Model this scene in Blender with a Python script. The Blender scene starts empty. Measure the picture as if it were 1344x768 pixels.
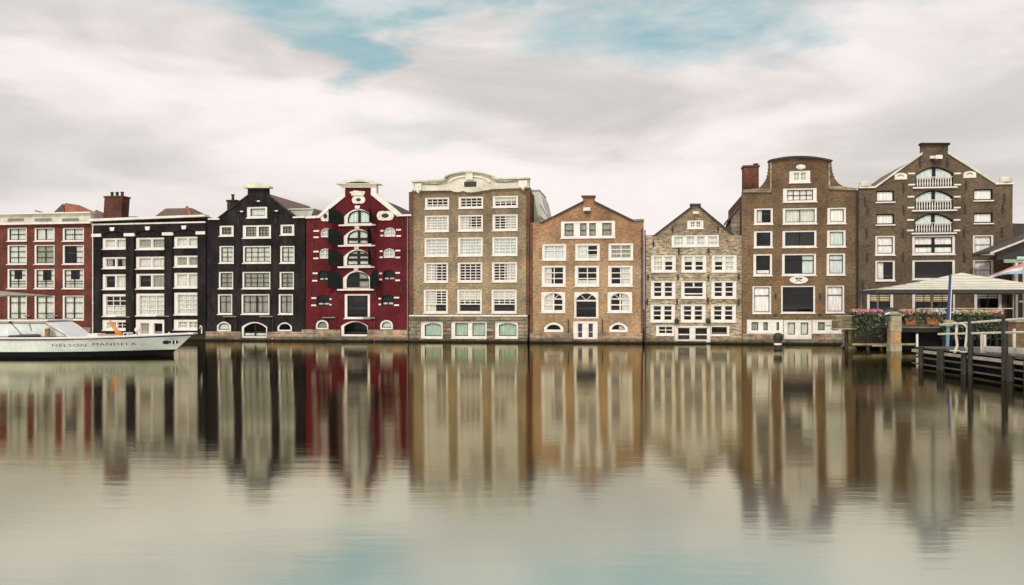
import bpy, bmesh, math, random
from mathutils import Vector, Matrix
R = math.radians
random.seed(7)
scene = bpy.context.scene
COL = scene.collection

# ------------------------------------------------------------------ camera
F = 1100.0            # focal length in photo pixels (photo is 1344 wide)
HZ = 404.0            # horizon row
CH = 2.82             # eye height over the water
D = 68.0              # distance to the row of houses on the optical axis
TH = R(9)             # the row is turned 9 degrees, right end nearer
cam_d = bpy.data.cameras.new('camera'); cam = bpy.data.objects.new('camera', cam_d); COL.objects.link(cam)
cam.location = (0, 0, CH); cam.rotation_euler = (R(90), 0, 0)
cam_d.sensor_width = 36; cam_d.lens = 36 * F / 1344; cam_d.shift_y = (HZ - 384) / 1344
cam_d.clip_start = 0.1; cam_d.clip_end = 5000
scene.camera = cam

# ------------------------------------------------------------------ exposure
scene.view_settings.view_transform = 'Standard'
scene.view_settings.look = 'None'
scene.view_settings.gamma = 1
scene.view_settings.use_curve_mapping = False
scene.view_settings.exposure = 0.2

# ------------------------------------------------------------------ sun + sky
SUN_EL, SUN_AZ = 46, 200       # azimuth from +Y clockwise: behind the camera, a little left
sd = bpy.data.lights.new('sun', 'SUN'); sun = bpy.data.objects.new('sun', sd); COL.objects.link(sun)
sd.energy = 2.1; sd.angle = R(5); sd.color = (1.0, 0.95, 0.87)
sv = Vector((math.sin(R(SUN_AZ)) * math.cos(R(SUN_EL)), math.cos(R(SUN_AZ)) * math.cos(R(SUN_EL)), math.sin(R(SUN_EL))))
sun.rotation_euler = sv.to_track_quat('Z', 'Y').to_euler()
sun.location = (0, -20, 60)

class NT:
    """small helper round a node tree"""
    def __init__(s, tree): s.t = tree; s.n = tree.nodes; s.l = tree.links
    def add(s, typ, **kw):
        n = s.n.new(typ)
        for k, v in kw.items(): setattr(n, k, v)
        return n
    def put(s, sock, v):
        if isinstance(v, bpy.types.NodeSocket): s.l.new(v, sock)
        elif v is not None:
            if isinstance(v, (tuple, list)) and len(v) == 3 and sock.type == 'RGBA': v = (*v, 1)
            sock.default_value = v
    def math(s, op, a, b=None, c=None, clamp=False):
        n = s.add('ShaderNodeMath', operation=op, use_clamp=clamp)
        s.put(n.inputs[0], a); s.put(n.inputs[1], b)
        if c is not None: s.put(n.inputs[2], c)
        return n.outputs[0]
    def mix(s, fac, a, b, mode='MIX'):
        n = s.add('ShaderNodeMix', data_type='RGBA', blend_type=mode)
        s.put(n.inputs[0], fac); s.put(n.inputs[6], a); s.put(n.inputs[7], b)
        return n.outputs[2]
    def comb(s, x, y, z):
        n = s.add('ShaderNodeCombineXYZ')
        for i, v in enumerate((x, y, z)): s.put(n.inputs[i], v)
        return n.outputs[0]
    def sep(s, v):
        n = s.add('ShaderNodeSeparateXYZ'); s.put(n.inputs[0], v); return n.outputs
    def noise(s, vec, scale, detail=4, rough=0.55, dist=0.0):
        n = s.add('ShaderNodeTexNoise'); s.put(n.inputs['Vector'], vec)
        n.inputs['Scale'].default_value = scale; n.inputs['Detail'].default_value = detail
        n.inputs['Roughness'].default_value = rough; n.inputs['Distortion'].default_value = dist
        return n.outputs[0]
    def rng(s, v, a, b, c=0.0, d=1.0, smooth=False):
        n = s.add('ShaderNodeMapRange', interpolation_type='SMOOTHSTEP' if smooth else 'LINEAR'); n.clamp = True
        s.put(n.inputs[0], v)
        for i, q in enumerate((a, b, c, d)): s.put(n.inputs[i + 1], q)
        return n.outputs[0]
    def vmath(s, op, a, b=None):
        n = s.add('ShaderNodeVectorMath', operation=op); s.put(n.inputs[0], a)
        if b is not None: s.put(n.inputs[1], b)
        return n

world = bpy.data.worlds.new('World'); scene.world = world; world.use_nodes = True
w = NT(world.node_tree); w.n.clear()
wout = w.add('ShaderNodeOutputWorld'); bg = w.add('ShaderNodeBackground'); w.l.new(bg.outputs[0], wout.inputs[0])
bg.inputs[1].default_value = 0.1
skyt = w.add('ShaderNodeTexSky', sky_type='NISHITA')
skyt.sun_disc = False; skyt.sun_elevation = R(SUN_EL); skyt.sun_rotation = R(SUN_AZ)
skyt.air_density = 1.0; skyt.dust_density = 1.5; skyt.ozone_density = 1.0
geo = w.add('ShaderNodeTexCoord').outputs['Generated']
x, y, z = w.sep(geo)
az = w.math('ARCTAN2', x, y)
el = w.math('ARCSINE', z)
# soft wind-drawn cloud cover: noise in azimuth / elevation, stretched sideways
warp = w.noise(w.comb(w.math('MULTIPLY', az, 2.4), w.math('MULTIPLY', el, 6.0), 3.1), 1.6, 5, 0.55, 0.4)
warp2 = w.noise(w.comb(w.math('MULTIPLY', az, 2.4), w.math('MULTIPLY', el, 6.0), 9.7), 1.9, 5, 0.55, 0.4)
azw = w.math('ADD', az, w.math('MULTIPLY', w.math('SUBTRACT', warp, 0.5), 0.34))
elw = w.math('ADD', el, w.math('MULTIPLY', w.math('SUBTRACT', warp2, 0.5), 0.13))
def gap(px, py, rx, ry, tilt=0.0, soft=0.55):
    a0 = math.atan2(px - 672, F); e0 = math.atan2(HZ - py, math.hypot(px - 672, F))
    da = w.math('SUBTRACT', azw, a0); de = w.math('SUBTRACT', elw, e0)
    c, s_ = math.cos(tilt), math.sin(tilt)
    u = w.math('ADD', w.math('MULTIPLY', da, c), w.math('MULTIPLY', de, s_))
    v = w.math('SUBTRACT', w.math('MULTIPLY', de, c), w.math('MULTIPLY', da, s_))
    u = w.math('DIVIDE', u, rx / F); v = w.math('DIVIDE', v, ry / F)
    d2 = w.math('SQRT', w.math('ADD', w.math('MULTIPLY', u, u), w.math('MULTIPLY', v, v)))
    return w.rng(d2, soft, 1.25, 1.0, 0.0, smooth=True)
gaps = [gap(505, -8, 230, 48, 0.05), gap(420, 40, 55, 50), gap(955, 4, 260, 62, 0.12), gap(530, 148, 110, 24), gap(300, -70, 700, 70, 0, 0.4), gap(1050, -90, 600, 70, 0, 0.4)]
gm = gaps[0]
for i, g in enumerate(gaps[1:]):
    gg = g if i != 2 else w.math('MULTIPLY', g, 0.22)
    gm = w.math('MAXIMUM', gm, gg)
wisps = w.noise(w.comb(w.math('MULTIPLY', az, 3.0), w.math('MULTIPLY', el, 11.0), 1.0), 2.2, 6, 0.6, 0.3)
gm = w.math('MULTIPLY', gm, w.rng(wisps, 0.32, 0.66, 1.0, 0.5, True))
# scattered openings elsewhere in the cover (sides, behind)
far = w.rng(w.noise(w.comb(w.math('MULTIPLY', az, 1.6), w.math('MULTIPLY', el, 4.0), 5.0), 1.0, 5, 0.55), 0.60, 0.72, 0.0, 0.6, True)
far = w.math('MULTIPLY', far, w.rng(w.math('ABSOLUTE', az), 0.62, 0.9, 0, 1, True))
gm = w.math('MAXIMUM', gm, far)
# cloud colour: warm pale grey, soft darker bands
cn = w.noise(w.comb(w.math('MULTIPLY', az, 1.5), w.math('MULTIPLY', el, 5.5), 0.4), 2.0, 5, 0.5, 0.5)
cn2 = w.noise(w.comb(w.math('MULTIPLY', az, 1.0), w.math('MULTIPLY', el, 3.5), 7.4), 1.3, 3, 0.5, 0.3)
cl = w.mix(w.rng(cn, 0.32, 0.64, 0, 1, True), (5.5, 5.2, 5.0), (8.7, 8.0, 7.8))
cl = w.mix(w.rng(cn2, 0.32, 0.62, 0.5, 0.0, True), cl, (5.75, 5.6, 5.35))
cl = w.mix(w.rng(el, 0.02, 0.16, 0.55, 0.0, True), cl, (7.3, 6.65, 6.55))
sd_ = w.vmath('DOT_PRODUCT', geo, (sv.x, sv.y, sv.z)).outputs['Value']
glow = w.rng(sd_, -0.1, 1.0, 1.0, 1.5, True)
gs = w.vmath('SCALE', cl); w.put(gs.inputs[3], glow); cl = gs.outputs[0]
blue = w.mix(0.80, skyt.outputs[0], (3.0, 4.9, 5.05), 'MIX')
w.put(bg.inputs[0], w.mix(gm, cl, blue))

# ------------------------------------------------------------------ materials
def new_mat(name):
    m = bpy.data.materials.new(name); m.use_nodes = True
    t = NT(m.node_tree); b = t.n['Principled BSDF']
    return m, t, b
def plain(name, col, rough=0.6, metal=0.0, var=0.25, scale=3.0, spec=0.4, bump=0.0):
    m, t, b = new_mat(name)
    c = t.add('ShaderNodeTexCoord').outputs['Object']
    n = t.noise(c, scale, 6, 0.6)
    n2 = t.noise(c, scale * 7, 3, 0.6)
    f = t.math('ADD', t.rng(n, 0.3, 0.7, 1 - var, 1 + var * 0.6), t.rng(n2, 0.3, 0.7, -var * 0.35, var * 0.35))
    sc = t.vmath('SCALE', (col[0], col[1], col[2])); t.put(sc.inputs[3], f)
    t.put(b.inputs['Base Color'], sc.outputs[0])
    b.inputs['Roughness'].default_value = rough; b.inputs['Metallic'].default_value = metal
    b.inputs['Specular IOR Level'].default_value = spec
    if bump:
        bp = t.add('ShaderNodeBump'); bp.inputs['Strength'].default_value = bump; bp.inputs['Distance'].default_value = 0.03
        t.put(bp.inputs['Height'], n2); t.l.new(bp.outputs[0], b.inputs['Normal'])
    return m
def brick(name, c1, c2, c3, mortar, bw=0.23, bh=0.075, ms=0.012, patch=0.6, pscale=0.55, stain=0.35, top=None, z0=0, z1=1, bias=0.0, grime=(0.10, 0.085, 0.06), mottle=0.8):
    m, t, b = new_mat(name)
    o = t.add('ShaderNodeTexCoord').outputs['Object']
    x, y, z = t.sep(o)
    xy = t.math('ADD', x, y)
    wob = t.noise(o, 2.0, 2)
    v = t.comb(xy, t.math('ADD', z, t.math('MULTIPLY', wob, 0.03)), 0.0)
    br = t.add('ShaderNodeTexBrick'); t.put(br.inputs['Vector'], v)
    br.inputs['Scale'].default_value = 1.0; br.inputs['Brick Width'].default_value = bw; br.inputs['Row Height'].default_value = bh
    br.inputs['Mortar Size'].default_value = ms; br.inputs['Bias'].default_value = bias
    br.inputs['Color1'].default_value = (*c1, 1); br.inputs['Color2'].default_value = (*c2, 1); br.inputs['Mortar'].default_value = (*mortar, 1)
    col = br.outputs[0]
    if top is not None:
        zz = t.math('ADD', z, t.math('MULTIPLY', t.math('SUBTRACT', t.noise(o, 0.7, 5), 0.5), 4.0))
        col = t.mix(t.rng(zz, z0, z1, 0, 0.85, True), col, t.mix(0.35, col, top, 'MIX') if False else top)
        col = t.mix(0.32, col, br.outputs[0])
    p = t.noise(o, pscale, 7, 0.62, 0.3)
    col = t.mix(t.rng(p, 0.40, 0.66, 0.0, patch, True), col, c3)
    # individual odd bricks, big enough to read
    cell = t.noise(t.comb(t.math('MULTIPLY', xy, 1 / (bw * 1.2)), t.math('MULTIPLY', z, 1 / (bh * 1.4)), 0.0), 1.0, 2, 0.7)
    sc = t.vmath('SCALE', col); t.put(sc.inputs[3], t.rng(cell, 0.25, 0.75, 0.50, 1.42))
    col = sc.outputs[0]
    ml = t.noise(o, 0.9, 6, 0.6, 0.5)
    mc = t.vmath('MULTIPLY', col, (1.22, 0.86, 0.70)).outputs[0]
    col = t.mix(t.rng(ml, 0.46, 0.66, 0, mottle, True), col, mc)
    ml2 = t.noise(o, 0.45, 5, 0.6)
    sc = t.vmath('SCALE', col); t.put(sc.inputs[3], t.rng(ml2, 0.32, 0.68, 0.52, 1.12)); col = sc.outputs[0]
    # rain streaks / soot
    st = t.noise(t.comb(t.math('MULTIPLY', xy, 1.6), t.math('MULTIPLY', z, 0.28), 2.0), 1.2, 6, 0.62)
    col = t.mix(t.rng(st, 0.46, 0.72, 0, stain, True), col, grime)
    # algae and wet at the water line
    wet = t.rng(t.math('ADD', z, t.math('MULTIPLY', t.noise(o, 1.5, 4), 0.5)), 0.28, 0.85, 0.85, 0.0, True)
    col = t.mix(wet, col, (0.040, 0.040, 0.020))
    tide = t.rng(t.math('ADD', z, t.math('MULTIPLY', t.noise(o, 3.0, 4), 0.12)), 0.16, 0.26, 0.9, 0.0, True)
    col = t.mix(tide, col, (0.010, 0.009, 0.006))
    t.put(b.inputs['Base Color'], col)
    b.inputs['Roughness'].default_value = 0.9; b.inputs['Specular IOR Level'].default_value = 0.12
    bp = t.add('ShaderNodeBump'); bp.inputs['Strength'].default_value = 0.5; bp.inputs['Distance'].default_value = 0.02
    t.put(bp.inputs['Height'], t.math('ADD', br.outputs[1], cell)); bp.invert = True
    t.l.new(bp.outputs[0], b.inputs['Normal'])
    return m
def tiles(name, c1, c2):
    m, t, b = new_mat(name)
    o = t.add('ShaderNodeTexCoord').outputs['Object']
    x, y, z = t.sep(o)
    br = t.add('ShaderNodeTexBrick'); t.put(br.inputs['Vector'], t.comb(t.math('ADD', x, y), t.math('MULTIPLY', z, 1.0), 0))
    br.inputs['Scale'].default_value = 1; br.inputs['Brick Width'].default_value = 0.26; br.inputs['Row Height'].default_value = 0.17
    br.inputs['Mortar Size'].default_value = 0.03; br.offset = 0
    br.inputs['Color1'].default_value = (*c1, 1); br.inputs['Color2'].default_value = (*c2, 1); br.inputs['Mortar'].default_value = (c1[0] * .3, c1[1] * .3, c1[2] * .3, 1)
    p = t.noise(o, 1.3, 6)
    t.put(b.inputs['Base Color'], t.mix(t.rng(p, .42, .68, 0, .6), br.outputs[0], (0.07, 0.06, 0.045)))
    b.inputs['Roughness'].default_value = 0.8
    bp = t.add('ShaderNodeBump'); bp.inputs['Strength'].default_value = 0.7; bp.inputs['Distance'].default_value = 0.05
    t.put(bp.inputs['Height'], br.outputs[1]); bp.invert = True; t.l.new(bp.outputs[0], b.inputs['Normal'])
    return m
def glass_mat():
    m = bpy.data.materials.new('window_glass'); m.use_nodes = True; t = NT(m.node_tree); t.n.clear()
    out = t.add('ShaderNodeOutputMaterial'); mx = t.add('ShaderNodeMixShader')
    tr = t.add('ShaderNodeBsdfTransparent'); tr.inputs[0].default_value = (0.97, 0.985, 0.975, 1)
    gl = t.add('ShaderNodeBsdfGlossy'); gl.inputs['Roughness'].default_value = 0.03
    fr = t.add('ShaderNodeLayerWeight'); fr.inputs[0].default_value = 0.5
    schlick = t.math('ADD', 0.035, t.math('MULTIPLY', 0.965, t.math('POWER', fr.outputs['Facing'], 5.0)))
    o = t.add('ShaderNodeTexCoord').outputs['Object']
    bp = t.add('ShaderNodeBump'); bp.inputs['Strength'].default_value = 0.038; bp.inputs['Distance'].default_value = 0.05
    t.put(bp.inputs['Height'], t.noise(o, 2.5, 2)); t.l.new(bp.outputs[0], gl.inputs['Normal'])
    t.l.new(schlick, mx.inputs[0]); t.l.new(tr.outputs[0], mx.inputs[1]); t.l.new(gl.outputs[0], mx.inputs[2])
    t.l.new(mx.outputs[0], out.inputs[0])
    return m
def cloth(name, col, trans=0.25):
    m, t, b = new_mat(name)
    o = t.add('ShaderNodeTexCoord').outputs['Object']
    x, y, z = t.sep(o)
    n = t.noise(t.comb(t.math('MULTIPLY', x, 9), t.math('MULTIPLY', y, 9), t.math('MULTIPLY', z, 1.2)), 1.0, 4)
    sc = t.vmath('SCALE', col); t.put(sc.inputs[3], t.rng(n, .3, .7, .72, 1.12)); t.put(b.inputs['Base Color'], sc.outputs[0])
    b.inputs['Roughness'].default_value = 0.95; b.inputs['Specular IOR Level'].default_value = 0.1
    return m
def water_mat():
    m = bpy.data.materials.new('canal_water'); m.use_nodes = True; t = NT(m.node_tree); t.n.clear()
    out = t.add('ShaderNodeOutputMaterial'); mx = t.add('ShaderNodeMixShader')
    di = t.add('ShaderNodeBsdfDiffuse'); di.inputs[0].default_value = (0.46, 0.63, 0.68, 1)
    gl = t.add('ShaderNodeBsdfGlossy'); gl.distribution = 'BECKMANN'
    gl.inputs['Color'].default_value = (0.585, 0.555, 0.42, 1)
    o = t.add('ShaderNodeTexCoord').outputs['Object']
    x, y, z = t.sep(o)
    calm = t.noise(t.comb(t.math('MULTIPLY', x, 0.05), t.math('MULTIPLY', y, 0.16), 0), 1.0, 4, 0.5)
    t.put(gl.inputs['Roughness'], t.rng(calm, 0.3, 0.7, 0.075, 0.115))
    r1 = t.noise(t.comb(t.math('MULTIPLY', x, 0.7), t.math('MULTIPLY', y, 3.4), 0), 1.0, 4, 0.6)
    r2 = t.noise(t.comb(t.math('MULTIPLY', x, 0.18), t.math('MULTIPLY', y, 0.6), 4.0), 1.0, 3, 0.5)
    bp = t.add('ShaderNodeBump'); bp.inputs['Strength'].default_value = 0.038; bp.inputs['Distance'].default_value = 0.05
    t.put(bp.inputs['Height'], t.math('ADD', r1, t.math('MULTIPLY', r2, 2.2)))
    t.l.new(bp.outputs[0], gl.inputs['Normal'])
    fr = t.add('ShaderNodeFresnel'); fr.inputs[0].default_value = 1.33
    t.put(mx.inputs[0], t.rng(fr.outputs[0], 0.08, 0.33, 0.72, 1.0))
    t.l.new(di.outputs[0], mx.inputs[1]); t.l.new(gl.outputs[0], mx.inputs[2]); t.l.new(mx.outputs[0], out.inputs[0])
    return m
M = dict(
    white=plain('white_paint', (0.61, 0.57, 0.54), 0.55, var=0.17, scale=1.3),
    cream=plain('cream_paint', (0.50, 0.475, 0.40), 0.6, var=0.32, scale=1.2),
    stonewhite=plain('pale_carved_stone', (0.62, 0.58, 0.50), 0.8, var=0.3, scale=4),
    darksash=plain('dark_sash_paint', (0.012, 0.015, 0.014), 0.6, var=0.2, spec=0.15),
    iron=plain('black_iron', (0.02, 0.017, 0.015), 0.5, var=0.3),
    shutter=plain('dark_green_shutter_paint', (0.007, 0.009, 0.008), 0.75, var=0.3, spec=0.1),
    glass=glass_mat(),
    room=plain('room_darkness_black', (0.012, 0.010, 0.010), 0.9, var=0.5, scale=0.9),  # interior darkness put into a near-black colour
    curtain=cloth('net_curtain', (0.56, 0.56, 0.52)), blind=cloth('white_blind', (0.74, 0.70, 0.69)),
    greycurtain=cloth('grey_curtain', (0.27, 0.27, 0.235)), greencurtain=cloth('pale_green_curtain', (0.33, 0.42, 0.36)),
    warmblind=cloth('warm_bamboo_blind', (0.80, 0.62, 0.40)), purple=cloth('dark_purple_curtain', (0.06, 0.04, 0.10)),
    bluepane=cloth('bluish_white_sheet', (0.54, 0.59, 0.58)),  # pale bluish sheet set behind panes
    tile_red=tiles('red_roof_tiles', (0.52, 0.13, 0.06), (0.44, 0.14, 0.075)),
    tile_brown=tiles('brown_roof_tiles', (0.22, 0.13, 0.09), (0.13, 0.085, 0.06)),
    tile_dark=tiles('dark_roof_tiles', (0.06, 0.055, 0.05), (0.09, 0.07, 0.06)),
    zinc=plain('weathered_zinc', (0.50, 0.52, 0.45), 0.5, 0.2, var=0.2, scale=1.0),
    pipe=plain('grey_lead_pipe', (0.16, 0.15, 0.14), 0.5, var=0.2),
    pipe_dark=plain('dark_drainpipe', (0.05, 0.03, 0.025), 0.5, var=0.2),
)
BR = dict(
    h1=brick('maroon_brick', (0.130, 0.033, 0.027), (0.165, 0.045, 0.033), (0.085, 0.027, 0.024), (0.12, 0.05, 0.04), patch=0.5, stain=0.25),
    h2=brick('black_painted_brick', (0.0125, 0.011, 0.013), (0.018, 0.0155, 0.018), (0.028, 0.024, 0.026), (0.006, 0.006, 0.007), patch=0.7, stain=0.55, mottle=0.3, grime=(0.040, 0.033, 0.029)),
    h3=brick('tarred_brick', (0.0135, 0.012, 0.0135), (0.019, 0.0165, 0.0185), (0.029, 0.025, 0.025), (0.007, 0.007, 0.008), patch=0.7, stain=0.55, mottle=0.3, grime=(0.040, 0.034, 0.030)),
    h4=brick('crimson_painted_brick', (0.112, 0.014, 0.020), (0.135, 0.017, 0.024), (0.080, 0.012, 0.016), (0.10, 0.014, 0.019), patch=0.6, stain=0.45, mottle=0.3, grime=(0.062, 0.014, 0.015)),
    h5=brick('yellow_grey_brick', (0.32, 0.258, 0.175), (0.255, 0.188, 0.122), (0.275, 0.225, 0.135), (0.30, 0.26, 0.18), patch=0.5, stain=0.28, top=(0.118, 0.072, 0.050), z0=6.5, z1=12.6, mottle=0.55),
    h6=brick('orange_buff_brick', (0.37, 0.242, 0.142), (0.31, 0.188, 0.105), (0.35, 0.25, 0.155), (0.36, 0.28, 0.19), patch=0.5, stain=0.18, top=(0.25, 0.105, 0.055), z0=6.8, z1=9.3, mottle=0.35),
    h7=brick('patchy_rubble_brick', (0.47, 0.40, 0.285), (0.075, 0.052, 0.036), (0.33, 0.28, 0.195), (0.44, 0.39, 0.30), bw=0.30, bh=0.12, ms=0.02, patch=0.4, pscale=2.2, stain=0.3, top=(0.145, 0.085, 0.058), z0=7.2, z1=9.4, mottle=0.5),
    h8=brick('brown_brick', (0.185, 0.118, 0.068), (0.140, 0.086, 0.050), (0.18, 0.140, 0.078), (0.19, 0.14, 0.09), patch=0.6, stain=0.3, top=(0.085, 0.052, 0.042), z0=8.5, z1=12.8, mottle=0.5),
    h9=brick('umber_brick', (0.132, 0.098, 0.068), (0.102, 0.073, 0.053), (0.145, 0.117, 0.075), (0.14, 0.11, 0.075), patch=0.5, stain=0.35, mottle=0.3),
    side=brick('red_party_brick', (0.17, 0.07, 0.045), (0.13, 0.055, 0.035), (0.10, 0.05, 0.04), (0.15, 0.10, 0.07), stain=0.3),
    stone=brick('grey_quay_stone', (0.36, 0.31, 0.25), (0.25, 0.20, 0.16), (0.30, 0.27, 0.19), (0.16, 0.13, 0.10), bw=0.85, bh=0.33, ms=0.025, patch=0.5, pscale=1.2, stain=0.4),
    stone5=brick('banded_stone', (0.30, 0.26, 0.20), (0.085, 0.07, 0.057), (0.22, 0.19, 0.13), (0.07, 0.06, 0.05), bw=1.0, bh=0.30, ms=0.03, patch=0.4, pscale=1.6, stain=0.45),
    chim=brick('chimney_brick', (0.17, 0.065, 0.045), (0.12, 0.05, 0.038), (0.08, 0.045, 0.04), (0.12, 0.07, 0.06), stain=0.3),
    chim_dark=brick('sooty_chimney_brick', (0.03, 0.025, 0.023), (0.04, 0.03, 0.03), (0.02, 0.02, 0.02), (0.03, 0.03, 0.03)),
)

# ------------------------------------------------------------------ mesh helpers
class MB:
    def __init__(s): s.v = []; s.f = []
    def quadloop(s, pts, faces):
        b = len(s.v); s.v += [tuple(p) for p in pts]; s.f += [tuple(b + i for i in f) for f in faces]
    def box(s, x0, x1, y0, y1, z0, z1):
        s.quadloop([(x0, y0, z0), (x1, y0, z0), (x1, y1, z0), (x0, y1, z0), (x0, y0, z1), (x1, y0, z1), (x1, y1, z1), (x0, y1, z1)],
                   [(0, 3, 2, 1), (4, 5, 6, 7), (0, 1, 5, 4), (1, 2, 6, 5), (2, 3, 7, 6), (3, 0, 4, 7)])
        return s
    def prism(s, pts, y0, y1):
        """outline in (x, z), counter-clockwise seen from -y, extruded y0..y1"""
        n = len(pts)
        s.quadloop([(p[0], y0, p[1]) for p in pts] + [(p[0], y1, p[1]) for p in pts],
                   [tuple(range(n)), tuple(range(2 * n - 1, n - 1, -1))] + [(i, i + n, (i + 1) % n + n, (i + 1) % n) for i in range(n)])
        return s
    def ring(s, outer, inner, y0, y1):
        n = len(outer)
        pts = [(p[0], y0, p[1]) for p in outer] + [(p[0], y0, p[1]) for p in inner] + [(p[0], y1, p[1]) for p in outer] + [(p[0], y1, p[1]) for p in inner]
        fs = []
        for i in range(n):
            j = (i + 1) % n
            fs += [(i, j, j + n, i + n), (i, i + 2 * n, j + 2 * n, j), (i + n, j + n, j + 3 * n, i + 3 * n), (i + 2 * n, i + 3 * n, j + 3 * n, j + 2 * n)]
        s.quadloop(pts, fs); return s
    def tube(s, p0, p1, r0, r1=None, n=8):
        p0, p1 = Vector(p0), Vector(p1); r1 = r0 if r1 is None else r1
        d = (p1 - p0).normalized(); a = d.orthogonal().normalized(); b = d.cross(a)
        pts = []
        for p, r in ((p0, r0), (p1, r1)):
            for i in range(n):
                t = 2 * math.pi * i / n; pts.append(p + a * (r * math.cos(t)) + b * (r * math.sin(t)))
        s.quadloop(pts, [(i, (i + 1) % n, (i + 1) % n + n, i + n) for i in range(n)] + [tuple(range(n - 1, -1, -1)), tuple(range(n, 2 * n))])
        return s
    def path(s, pts, r, n=7):
        for a, b in zip(pts[:-1], pts[1:]): s.tube(a, b, r, r, n)
        return s
    def lathe(s, prof, c=(0, 0, 0), n=14, sx=1, sy=1):
        pts = []; fs = []
        for r, z in prof:
            for i in range(n):
                t = 2 * math.pi * i / n; pts.append((c[0] + r * sx * math.cos(t), c[1] + r * sy * math.sin(t), c[2] + z))
        for k in range(len(prof) - 1):
            for i in range(n): fs.append((k * n + i, k * n + (i + 1) % n, (k + 1) * n + (i + 1) % n, (k + 1) * n + i))
        fs += [tuple(range(n - 1, -1, -1)), tuple(range((len(prof) - 1) * n, len(prof) * n))]
        s.quadloop(pts, fs); return s
    def build(s, name, mat, parent=None, loc=(0, 0, 0), smooth=False, recalc=True):
        me = bpy.data.meshes.new(name); me.from_pydata(s.v, [], s.f); me.update()
        if recalc: bm = bmesh.new(); bm.from_mesh(me); bmesh.ops.recalc_face_normals(bm, faces=bm.faces); bm.to_mesh(me); bm.free()
        if smooth: me.polygons.foreach_set('use_smooth', [True] * len(me.polygons))
        if mat: me.materials.append(mat)
        o = bpy.data.objects.new(name, me); COL.objects.link(o); o.location = loc
        if parent: o.parent = parent
        return o
def tag(o, label=None, cat=None, group=None, kind=None):
    if label: o['label'] = label
    if cat: o['category'] = cat
    if group: o['group'] = group
    if kind: o['kind'] = kind
    return o
def empty(name, loc, label, cat, rz=0, group=None):
    o = bpy.data.objects.new(name, None); COL.objects.link(o); o.location = loc; o.rotation_euler = (0, 0, rz)
    o.empty_display_size = 0.5
    return tag(o, label, cat, group)
def at(px, py, Y): return Vector(((px - 672) / F * Y, Y, CH - (py - HZ) / F * Y))
def holed(name, outer, holes, mat, parent, y0, y1):
    """flat wall with openings: 2D curve, filled and extruded, turned into a mesh"""
    cu = bpy.data.curves.new(name, 'CURVE'); cu.dimensions = '2D'; cu.fill_mode = 'BOTH'; cu.extrude = (y1 - y0) / 2
    for lp in [outer] + holes:
        sp = cu.splines.new('POLY'); sp.points.add(len(lp) - 1); sp.use_cyclic_u = True
        for p, q in zip(sp.points, lp): p.co = (q[0], q[1], 0, 1)
    tmp = bpy.data.objects.new('tmp', cu); COL.objects.link(tmp)
    me = bpy.data.meshes.new_from_object(tmp.evaluated_get(bpy.context.evaluated_depsgraph_get()))
    bpy.data.objects.remove(tmp); bpy.data.curves.remove(cu)
    me.transform(Matrix.Translation((0, (y0 + y1) / 2, 0)) @ Matrix.Rotation(R(90), 4, 'X'))
    me.materials.clear(); me.materials.append(mat); me.name = name
    o = bpy.data.objects.new(name, me); COL.objects.link(o); o.parent = parent
    return o
def loop(x0, x1, z0, z1, rise, n):
    pts = [(x0, z0), (x1, z0)]
    for i in range(n + 1):
        t = i / n; u = 1 - 2 * t
        sh = 0 if rise == 0 else (math.sqrt(max(0, 1 - u * u)) if rise / (x1 - x0) > 0.3 else 1 - u * u)
        pts.append((x1 + (x0 - x1) * t, z1 - rise + rise * sh))
    return pts
def top_at(x, x0, x1, z1, rise):
    u = (2 * (x - x0) / (x1 - x0)) - 1
    sh = 0 if rise == 0 else (math.sqrt(max(0, 1 - u * u)) if rise / (x1 - x0) > 0.3 else 1 - u * u)
    return z1 - rise + rise * sh

# ------------------------------------------------------------------ setting: water, ground
wb = MB(); wb.quadloop([(-900, -200, 0), (900, -200, 0), (900, 1500, 0), (-900, 1500, 0)], [(0, 1, 2, 3)])
tag(wb.build('water', water_mat()), kind='structure')
U = Vector((math.cos(TH), -math.sin(TH), 0)); N = Vector((math.sin(TH), math.cos(TH), 0)); P0 = Vector((0, D, 0))
gb = MB(); a = P0 + N * 1.0 - U * 400; b = P0 + N * 1.0 + U * 400; c = P0 + N * 900 + U * 900; d = P0 + N * 900 - U * 900
gb.quadloop([(*a.xy, .8), (*b.xy, .8), (*c.xy, .8), (*d.xy, .8), (*a.xy, -1), (*b.xy, -1)], [(0, 1, 2, 3), (4, 5, 1, 0)])
tag(gb.build('ground', plain('brick_street', (0.12, 0.10, 0.085), 0.9)), kind='structure')

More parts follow.
